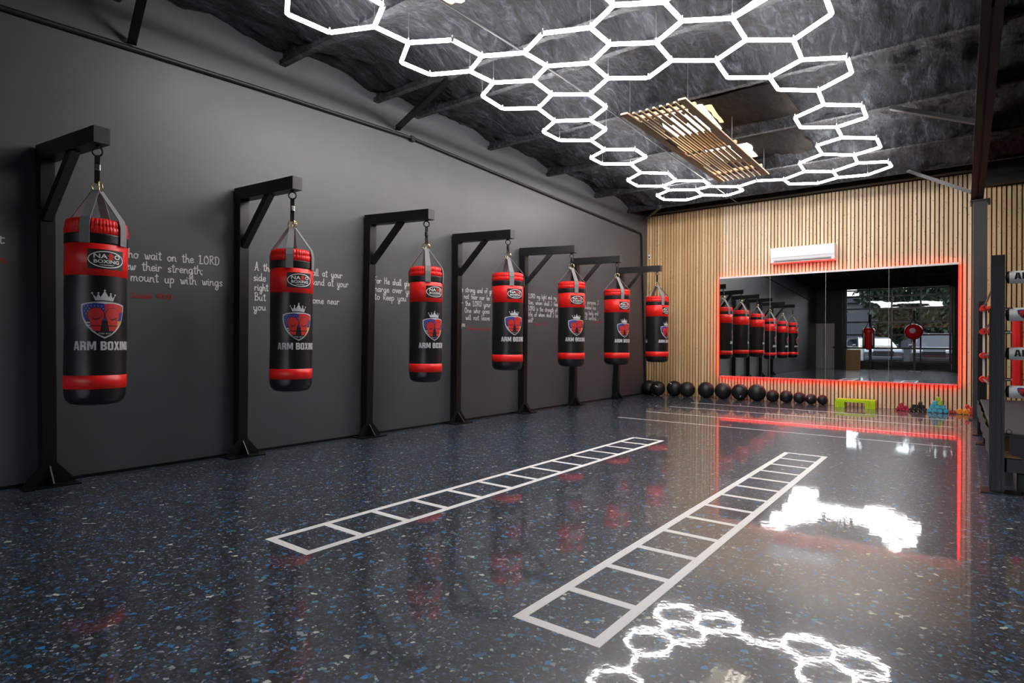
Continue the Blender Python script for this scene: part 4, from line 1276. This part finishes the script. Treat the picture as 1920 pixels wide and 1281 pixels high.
# ------------------------------------------------------------------ stacked dumbbells, seen end-on
def hexhead(mb, y0, y1, r, rot=0.0):
    b_ = r * 0.18
    for (ya, yb, ra, rb) in ((y0, y0 + b_, r * 0.8, r), (y0 + b_, y1 - b_, r, r), (y1 - b_, y1, r, r * 0.8)):
        mb.cyl((0, ya, 0), (0, yb, 0), ra, 10, 0, rb)
    return mb
DB = {
 'crimson': ('crimson', 0.023, [(4.763, 0), (4.811, 0), (4.859, 0), (4.907, 0), (4.787, 1), (4.835, 1), (4.883, 1), (4.82, 2)]),
 'black': ('db_black', 0.030, [(4.962, 0), (5.024, 0), (5.086, 0), (5.148, 0), (4.993, 1), (5.055, 1), (5.117, 1), (5.086, 2)]),
 'sky blue': ('db_blue', 0.0355, [(5.215, 0), (5.287, 0), (5.359, 0), (5.431, 0), (5.251, 1), (5.323, 1), (5.395, 1), (5.287, 2)]),
 'lime green': ('db_lime', 0.0355, [(5.359, 2), (5.323, 3)]),
 'brick red': ('db_maroon', 0.025, [(5.494, 0), (5.545, 0)]),
 'orange': ('db_orange', 0.041, [(5.613, 0), (5.695, 0)]),
 'bright red': ('db_red', 0.031, [(5.766, 0), (5.712, 1.75), (5.766, 1.17)]),
}
ROW = ['bottom row', 'second row', 'third row', 'top']
PLACE = ['first', 'second', 'third', 'fourth']
for cname, (mk, r, spots) in DB.items():
    cnt = {}
    proto = None
    for (x, row) in spots:
        k = cnt.get(row, 0); cnt[row] = k + 1
        z = r + row * r * 1.76
        yb = 12.03
        lab = '%s dumbbell lying end-on, %s in the %s of its pile' % (cname, PLACE[k], ROW[int(row)])
        if cname == 'lime green': lab = 'lime green dumbbell %s the sky blue pile' % ('at the very top of' if row == 3 else 'in the third row of')
        if cname in ('brick red', 'orange'): lab = '%s dumbbell lying end-on on the floor, %s of its pair from the mirror side' % (cname, PLACE[k])
        if cname == 'bright red': lab = 'bright red dumbbell beside the column, ' + {0: 'lying on the floor', 1.75: 'leaning on the orange pair', 1.17: 'on top of the lower red one'}[row]
        t = thing('dumbbell', lab, 'dumbbell', (x, yb, z), '%s dumbbells by the wooden wall' % cname)
        if proto is None:
            L3 = 0.17 if r < 0.04 else 0.2
            h1 = hexhead(MB(), -L3 / 2, -L3 / 2 + 0.055, r * 0.985).mesh('head', M[mk])
            h2 = hexhead(MB(), L3 / 2 - 0.055, L3 / 2, r * 0.985).mesh('head', M[mk])
            h3 = MB().cyl((0, -L3 / 2 + 0.05, 0), (0, L3 / 2 - 0.05, 0), r * 0.42, 12).mesh('handle', M[mk])
            proto = (h1, h2, h3)
        for nm, me in zip(('head', 'head', 'handle'), proto): link(nm, me, t)

# ------------------------------------------------------------------ boxing ring
RX0, RY0, RX1, RY1 = 5.80, 5.72, 9.45, 9.38
ring = thing('boxing_ring', 'raised boxing ring with grey canvas, black corner posts and padded ropes', 'boxing ring', (RX0, RY0, 0.0))
def rp(x, y, z): return (x - RX0, y - RY0, z)
LX, LY = RX1 - RX0, RY1 - RY0
RZ = 0.45
MB().box((LX / 2, LY / 2, RZ - 0.012), (LX - 0.02, LY - 0.02, 0.024), bev=0.01).build('canvas', M['canvas'], ring)
# apron: cloth skirt hanging over the edge
def skirt(pts, drop):
    vs = []; n = len(pts)
    for (x, y), dz in zip(pts, drop):
        vs += [(x, y, RZ - 0.004), (x, y, RZ - dz)]
    mb = MB().add(vs, [(2 * i, 2 * i + 1, 2 * i + 3, 2 * i + 2) for i in range(n - 1)])
    return mb
N_ = 24
rs = random.Random(4)
pf = [(0.10 + (LX - 0.10) * i / N_, -0.015 + 0.006 * math.sin(i * 1.1)) for i in range(N_ + 1)]
o = skirt(pf, [0.14 + (0.10 * (1 - math.exp(-i * 0.9))) + 0.006 * rs.random() for i in range(N_ + 1)]).build('front_apron', M['canvas'], ring, fix=False)
ps = [(-0.012 + 0.006 * math.sin(i * 1.3), 0.10 + (LY - 0.10) * i / N_) for i in range(N_ + 1)]
skirt(ps, [0.20 + 0.05 * math.sin(i * 0.7) * 0.3 for i in range(N_ + 1)]).build('side_apron', M['canvas'], ring, fix=False)
MB().box((LX / 2, LY / 2, RZ - 0.17), (LX - 0.10, LY - 0.10, 0.035)).build('deck_board', M['plywood'], ring)
mb = MB()
for y in (0.06, LY - 0.06): mb.box((LX / 2, y, 0.21), (LX - 0.06, 0.06, 0.10))
for x in (0.06, LX - 0.06): mb.box((x, LY / 2, 0.21), (0.06, LY - 0.06, 0.10))
mb.build('frame', M['steel_black'], ring)
for x, y in ((0.06, 2.74), (LX / 2, 0.1), (LX / 2, LY - 0.1), (LX - 0.1, LY / 2)):
    MB().box((x, y, 0.09), (0.08, 0.08, 0.16)).box((x, y, 0.006), (0.22, 0.18, 0.012)).build('leg', M['steel_black'], ring)
for (x, y, h) in ((0.035, 0.03, 1.79), (0.035, LY - 0.06, 1.66), (LX - 0.05, 0.03, 1.79), (LX - 0.05, LY - 0.06, 1.66)):
    p = MB()
    p.box((x, y, h / 2), (0.082, 0.082, h))
    for sx in (-1, 0, 1):
        p.box((x + sx * 0.03, y - 0.044, h * 0.5 - 0.2), (0.016, 0.010, h - 0.4))
        p.box((x - 0.044, y + sx * 0.03, h * 0.5 - 0.2), (0.010, 0.016, h - 0.4))
    po = p.build('corner_post', M['steel_black'], ring)
    MB().box((x + 0.02, y, 0.006), (0.24, 0.20, 0.012)).build('foot_plate', M['steel_black'], po)
RH = [1.62, 1.34, 1.05, 0.765]
for k, z in enumerate(RH):
    # front rope in long white pads
    c0 = Vector((0.098, 0.03, z))
    sag = [0.0, 0.004, 0.010, 0.016][k]
    for seg in range(2):
        xa = 0.10 + seg * 1.72; xb = xa + 1.68
        b_ = MB().cyl((xa, 0.03, z), (xb, 0.03, z - sag), 0.047, 24).build('bolster', M['bolster'], ring)
        MB().sphere((xa, 0.03, z), 0.0465, 24, 14, sc=(0.45, 1, 1)).box((xa - 0.019, 0.012, z), (0.006, 0.04, 0.010)).build('end_disc', M['print_black'], b_)
        if seg == 0:
            if k % 2 == 0: flat = block2d('ARM BOXING', 0.052, 0.40); mts = M['print_black']; x_at = 0.228
            else: flat = crest(0.075, False); mts = CREST_MATS; x_at = 0.085
            flat = slice_flat(flat, 1, 0.005)
            wr = MB(); R_ = 0.0482
            for p in flat.v:
                a = (p[1] + (0.0 if k % 2 else -0.025)) / R_ + 0.12
                wr.v.append((xa + x_at + p[0], 0.03 - (R_ + p[2]) * math.cos(a), z - sag * 0.2 + (R_ + p[2]) * math.sin(a)))
            wr.f = flat.f; wr.mi = flat.mi; wr.sm = flat.sm
            wr.build('pad_print', mts, b_, fix=False)
    # side rope
    s_ = MB().cyl((0.035, 0.075, z), (0.035, LY - 0.105, z - 0.06), 0.009, 10).build('rope', M['vinyl_black'], ring)
    MB().cyl((0.035, LY - 0.42, z - 0.055), (0.035, LY - 0.13, z - 0.06), 0.036, 16).build('turnbuckle_cover', M['vinyl_red'], s_)
    # back rope
    s_ = MB().cyl((0.078, LY - 0.06, z - 0.06), (LX - 0.09, LY - 0.06, z - 0.06), 0.014, 10).build('rope', M['rope'], ring)
    MB().cyl((0.085, LY - 0.06, z - 0.06), (0.24, LY - 0.06, z - 0.06), 0.042, 16).build('turnbuckle_cover', M['vinyl_red'], s_)
    MB().cyl((0.24, LY - 0.06, z - 0.06), (0.32, LY - 0.06, z - 0.065), 0.02, 12).build('turnbuckle', M['chrome'], s_)
    s_ = MB().cyl((LX - 0.05, 0.075, z), (LX - 0.05, LY - 0.105, z - 0.06), 0.012, 10).build('rope', M['rope'], ring)
MB().box((0.04, LY - 0.30, 1.12), (0.022, 0.03, 0.86)).build('rope_tie', M['rope'], ring)
MB().box((0.36, LY - 0.10, 1.02), (0.10, 0.10, 0.98), bev=0.03).build('corner_pad', M['vinyl_red'], ring)
MB().ring((0.10, -0.022, 0.47), 0.016, 0.003, 'y').build('tie_ring', M['steel_black'], ring)
MB().ring((0.20, -0.022, 0.285), 0.014, 0.004, 'y').build('tie_ring', M['chrome'], ring)

bx = thing('storage_box', 'black storage box on the floor under the raised ring beside its near post', 'box', (6.16, 5.98, 0.0))
MB().box((0, 0, 0.075), (0.42, 0.34, 0.146), bev=0.008).build('box_body', M['print_black'], bx)
mb = MB()
for x in (-0.155, -0.125, -0.09, -0.05, 0.0, 0.04): mb.box((x, -0.1705, 0.085), (0.022, 0.001, 0.03))
mb.build('worn_print', M['print_grey'], bx)

# ------------------------------------------------------------------ front of the room, seen in the mirror
def sectional_door(name, X0, X1, cols):
    gd = MB()
    rows = [0.04, 0.37, 1.0, 1.62, 2.22, 2.84, 3.42, DZ1 - 0.06]
    for x in cols: gd.box((x, YF - 0.05, DZ1 / 2), (0.09 if x in (cols[0], cols[-1]) else 0.06, 0.05, DZ1))
    for z in rows: gd.box(((X0 + X1) / 2, YF - 0.05, z), (X1 - X0, 0.055, 0.075))
    door = structure(name, gd, M['steel_black'])
    for i in range(4):
        for j in range(7):
            a, b_ = cols[i], cols[i + 1]; c, d = rows[j], rows[j + 1]
            if j == 0:
                MB().box(((a + b_) / 2, YF - 0.05, (c + d) / 2), (b_ - a - 0.05, 0.02, d - c - 0.05)).build('solid_panel', M['wall_dark'], door)
            else:
                MB().add([(a + 0.03, YF - 0.05, c + 0.035), (b_ - 0.03, YF - 0.05, c + 0.035), (b_ - 0.03, YF - 0.05, d - 0.035), (a + 0.03, YF - 0.05, d - 0.035)], [(0, 1, 2, 3)]).build('pane', M['glass'], door, fix=False)
    for x in (X0 - 0.07, X1 + 0.07):
        MB().box((x, YF + 0.05, 1.85), (0.06, 0.08, 3.7)).build('guide_track', M['steel_black'], door)
    MB().cyl((X0, YF + 0.14, DZ1 + 0.06), (X1, YF + 0.14, DZ1 + 0.06), 0.03, 12).build('spring_shaft', M['steel_black'], door)
sectional_door('door_1', DX0, DX1, [DX0 + 0.05, 2.25, 3.12, 4.22, DX1 - 0.05])
sectional_door('added_door_3', EX0, EX1, [EX0 + 0.05, 7.2, 8.25, 9.3, EX1 - 0.05])  # never in view, added so that daylight reaches the ring bay

d2 = structure('door_2', MB().box((0.58, YF + 0.03, 1.09), (0.44, 0.06, 2.18)).box((0.17, YF + 0.03, 1.09), (0.34, 0.06, 2.18)), M['door_grey'])
MB().box((0.74, YF + 0.09, 1.02), (0.12, 0.05, 0.03), bev=0.006).box((0.78, YF + 0.07, 1.02), (0.05, 0.02, 0.12)).build('handle', M['steel_black'], d2)

cb = thing('cardboard_box', 'tall brown cardboard box standing by the glazed door', 'box', (1.66, -6.95, 0.0))
MB().box((0, 0, 0.46), (0.55, 0.45, 0.92), bev=0.006).build('carton', M['cardboard'], cb)
MB().box((0, 0.2265, 0.46), (0.06, 0.001, 0.9)).build('packing_tape', M['plywood'], cb)

def front_stand(x, y, label, reach, zt):
    t = thing('bag_stand', label, 'bag stand', (x, y, 0.0))
    MB().box((0, 0, zt / 2), (0.1, 0.1, zt)).build('post', M['steel_black'], t)
    MB().bar((0, -0.05, zt - 0.05), (0, reach + 0.06, zt - 0.05), 0.1, 0.1).build('arm', M['steel_black'], t)
    MB().bar((0, 0.03, zt - 0.5), (0, 0.4, zt - 0.1), 0.06, 0.06).build('brace', M['steel_black'], t)
    MB().box((0, 0, 0.006), (0.4, 0.4, 0.012)).build('base_plate', M['steel_black'], t)
front_stand(4.05, -6.35, 'black bag stand by the glazed door holding the round red bag', 0.62, 2.72)
front_stand(2.34, -7.0, 'black bag stand by the glazed door holding the teardrop bag', 0.62, 2.62)
t = thing('punching_bag', 'round red and black wrecking ball bag hanging by the glazed door', 'punching bag', (4.05, -5.73, 1.72))
MB().sphere((0, 0, 0), 0.34, 40, 26).build('ball_body', M['vinyl_red'], t)
mb = MB()
for k in range(3):
    a0 = 0.95 + k * 2.09
    vs = []
    for j in range(15):
        th = PI * (0.06 + 0.88 * j / 14)
        for s_ in (-1, 1):
            a = a0 + s_ * 0.36
            vs.append((0.343 * math.sin(th) * math.cos(a), 0.343 * math.sin(th) * math.sin(a), 0.343 * math.cos(th)))
    mb.add(vs, [(2 * j, 2 * j + 1, 2 * j + 3, 2 * j + 2) for j in range(14)], 0, True)
mb.build('black_gore', M['vinyl_black'], t)
MB().cyl((-0.02, 0.342, 0.04), (-0.02, 0.349, 0.04), 0.11, 24).build('round_badge', M['print_grey'], t)
for a in range(4):
    c_, s_ = math.cos(a * PI / 2 + 0.6), math.sin(a * PI / 2 + 0.6)
    MB().bar((c_ * 0.26, s_ * 0.26, 0.22), (0, 0, 0.56), 0.04, 0.006).build('bag_strap', M['webbing_black'], t)
MB().cyl((0, 0, 0.55), (0, 0, 0.90), 0.02, 10).build('hanger_strap', M['webbing_black'], t)
t = thing('punching_bag', 'red teardrop uppercut bag with black and white sides hanging by the glazed door', 'punching bag', (2.34, -6.36, 0.92))
MB().lathe([(0.0, 0.0), (0.10, 0.01), (0.14, 0.08), (0.16, 0.3), (0.20, 0.55), (0.25, 0.78), (0.25, 0.90), (0.20, 0.98), (0.0, 1.0)], 40).build('teardrop_body', M['vinyl_red'], t)
for s in (-1, 1):
    MB().box((s * 0.18, 0.06, 0.48), (0.10, 0.24, 0.82), bev=0.03).build('side_panel', M['vinyl_black'], t)
    MB().box((s * 0.165, 0.185, 0.48), (0.03, 0.012, 0.55)).build('white_stripe', M['print_white'], t)
for a in range(4):
    c_, s_ = math.cos(a * PI / 2 + 0.6), math.sin(a * PI / 2 + 0.6)
    MB().bar((c_ * 0.2, s_ * 0.2, 0.96), (0, 0, 1.28), 0.03, 0.006).build('bag_strap', M['webbing_black'], t)
MB().cyl((0, 0, 1.27), (0, 0, 1.60), 0.018, 10).build('hanger_strap', M['webbing_black'], t)

# ------------------------------------------------------------------ outside the door
structure('ground', MB().box((4.0, YF - 30.2, -0.06), (120, 60, 0.1)), M['asphalt'])

def car(name, label, loc, rz, paint, L=4.7, Wd=1.9, Hh=1.78):
    t = thing(name, label, 'car', loc, None, rz)
    lo = [(-L / 2, 0.35), (-L / 2 + 0.03, 0.75), (-L / 2 + 0.15, 0.98), (-L / 2 + 1.15, 1.06), (L / 2 - 0.1, 1.08), (L / 2, 0.85), (L / 2, 0.4), (L / 2 - 0.15, 0.28), (-L / 2 + 0.2, 0.25)]
    MB().prism(lo, -Wd / 2, Wd / 2, 'y').build('lower_body', paint, t)
    cabp = [(-L / 2 + 1.05, 1.05), (-L / 2 + 1.75, Hh - 0.08), (-L / 2 + 2.05, Hh), (L / 2 - 0.55, Hh - 0.02), (L / 2 - 0.12, 1.06)]
    mb = MB(); n = len(cabp)
    vs = [(p[0], -(Wd / 2 - 0.02 - 0.18 * (p[1] - 1.05) / (Hh - 1.05)), p[1]) for p in cabp] + [(p[0], (Wd / 2 - 0.02 - 0.18 * (p[1] - 1.05) / (Hh - 1.05)), p[1]) for p in cabp]
    mb.add(vs, [tuple(range(n)), tuple(reversed(range(n, 2 * n)))] + [(i, (i + 1) % n, n + (i + 1) % n, n + i) for i in range(n)])
    mb.build('cabin', paint, t)
    def quad(nm, pts, m_): MB().add(pts, [(0, 1, 2, 3)]).build(nm, m_, t, fix=False)
    a, b_ = cabp[0], cabp[1]
    wa, wb = Wd / 2 - 0.14, Wd / 2 - 0.26
    quad('windscreen', [(a[0] + 0.05, -wa, a[1] + 0.06), (a[0] + 0.05, wa, a[1] + 0.06), (b_[0] - 0.04, wb, b_[1] - 0.03), (b_[0] - 0.04, -wb, b_[1] - 0.03)], M['car_glass'])
    for s in (-1, 1):
        quad('side_window', [(a[0] + 0.35, s * (Wd / 2 - 0.03), 1.10), (L / 2 - 0.4, s * (Wd / 2 - 0.03), 1.10), (L / 2 - 0.7, s * (Wd / 2 - 0.155), Hh - 0.12), (b_[0] + 0.25, s * (Wd / 2 - 0.155), Hh - 0.12)], M['car_glass'])
        MB().box((-L / 2 + 0.07, s * (Wd / 2 - 0.28), 0.84), (0.12, 0.42, 0.16), bev=0.03).build('headlamp', M['lamp'], t)
        MB().box((a[0] + 0.45, s * (Wd / 2 + 0.09), 1.12), (0.10, 0.18, 0.14), bev=0.03).build('door_mirror', paint, t)
        for x in (-L / 2 + 0.92, L / 2 - 0.95):
            w = MB().cyl((x, s * (Wd / 2 - 0.20), 0.35), (x, s * (Wd / 2 + 0.01), 0.35), 0.35, 28).build('wheel', M['rubber'], t)
            MB().cyl((x, s * (Wd / 2 + 0.005), 0.35), (x, s * (Wd / 2 + 0.02), 0.35), 0.22, 20).build('hub', M['car_silver'], w)
    MB().box((-L / 2 + 0.0, 0, 0.72), (0.06, 0.95, 0.24), bev=0.02).build('grille', M['rubber'], t)
    MB().box((-L / 2 - 0.02, 0, 0.45), (0.10, Wd - 0.15, 0.18), bev=0.03).build('bumper', paint, t)
    return t
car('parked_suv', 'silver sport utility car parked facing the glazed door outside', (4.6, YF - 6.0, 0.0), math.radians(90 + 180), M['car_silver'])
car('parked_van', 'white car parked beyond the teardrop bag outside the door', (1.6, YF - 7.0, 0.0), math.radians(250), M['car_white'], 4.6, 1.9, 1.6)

def tree(label, loc, h, cr, seed, dens=900):
    t = thing('street_tree', label, 'tree', loc, 'trees across the street')
    MB().cyl((0, 0, 0), (0.1, 0, h * 0.5), 0.16, 12, 0, 0.09).cyl((0.1, 0, h * 0.45), (0.7, 0.2, h * 0.75), 0.07, 8, 0, 0.03).cyl((0.1, 0, h * 0.42), (-0.7, -0.2, h * 0.72), 0.07, 8, 0, 0.03).build('trunk', M['bark'], t)
    r = random.Random(seed); mb = MB()
    blobs = [(r.uniform(-cr, cr) * 0.7, r.uniform(-cr, cr) * 0.7, h * 0.62 + r.uniform(-0.26, 0.26) * h, cr * r.uniform(0.3, 0.55)) for _ in range(14)]
    for (bx_, by_, bz_, br) in blobs:
        for _ in range(dens // 14):
            u = Vector((r.gauss(0, 1), r.gauss(0, 1), r.gauss(0, 1))).normalized() * br * r.uniform(0.4, 1.0)
            p = Vector((bx_, by_, bz_)) + u
            a = Vector((r.gauss(0, 1), r.gauss(0, 1), r.gauss(0, 1))).normalized() * 0.22
            b2 = a.orthogonal().normalized() * 0.11
            mb.add([p - a, p + b2, p + a, p - b2], [(0, 1, 2, 3)])
    mb.build('crown', M['leaf'], t, fix=False)
tree('spreading leafy tree across the street, tallest seen through the glazed door', (3.3, YF - 11.5, 0), 5.4, 3.0, 1, 5200)
tree('smaller leafy tree across the street beyond the teardrop bag', (-2.9, YF - 10.5, 0), 4.6, 2.3, 2, 3200)
tree('far leafy tree behind the parked silver car', (9.0, YF - 15.5, 0), 5.4, 2.6, 3, 2600)

bd = thing('street_building', 'low pale building with grey roof across the street', 'building', (6.0, YF - 22.0, 0.0))
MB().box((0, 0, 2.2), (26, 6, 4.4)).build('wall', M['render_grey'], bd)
MB().box((0, 0, 4.6), (27, 7, 0.5)).build('roof', M['roofing'], bd)
for k in range(5): MB().box((-10 + k * 5, 3.02, 1.6), (2.4, 0.08, 1.6)).build('window', M['car_glass'], bd)
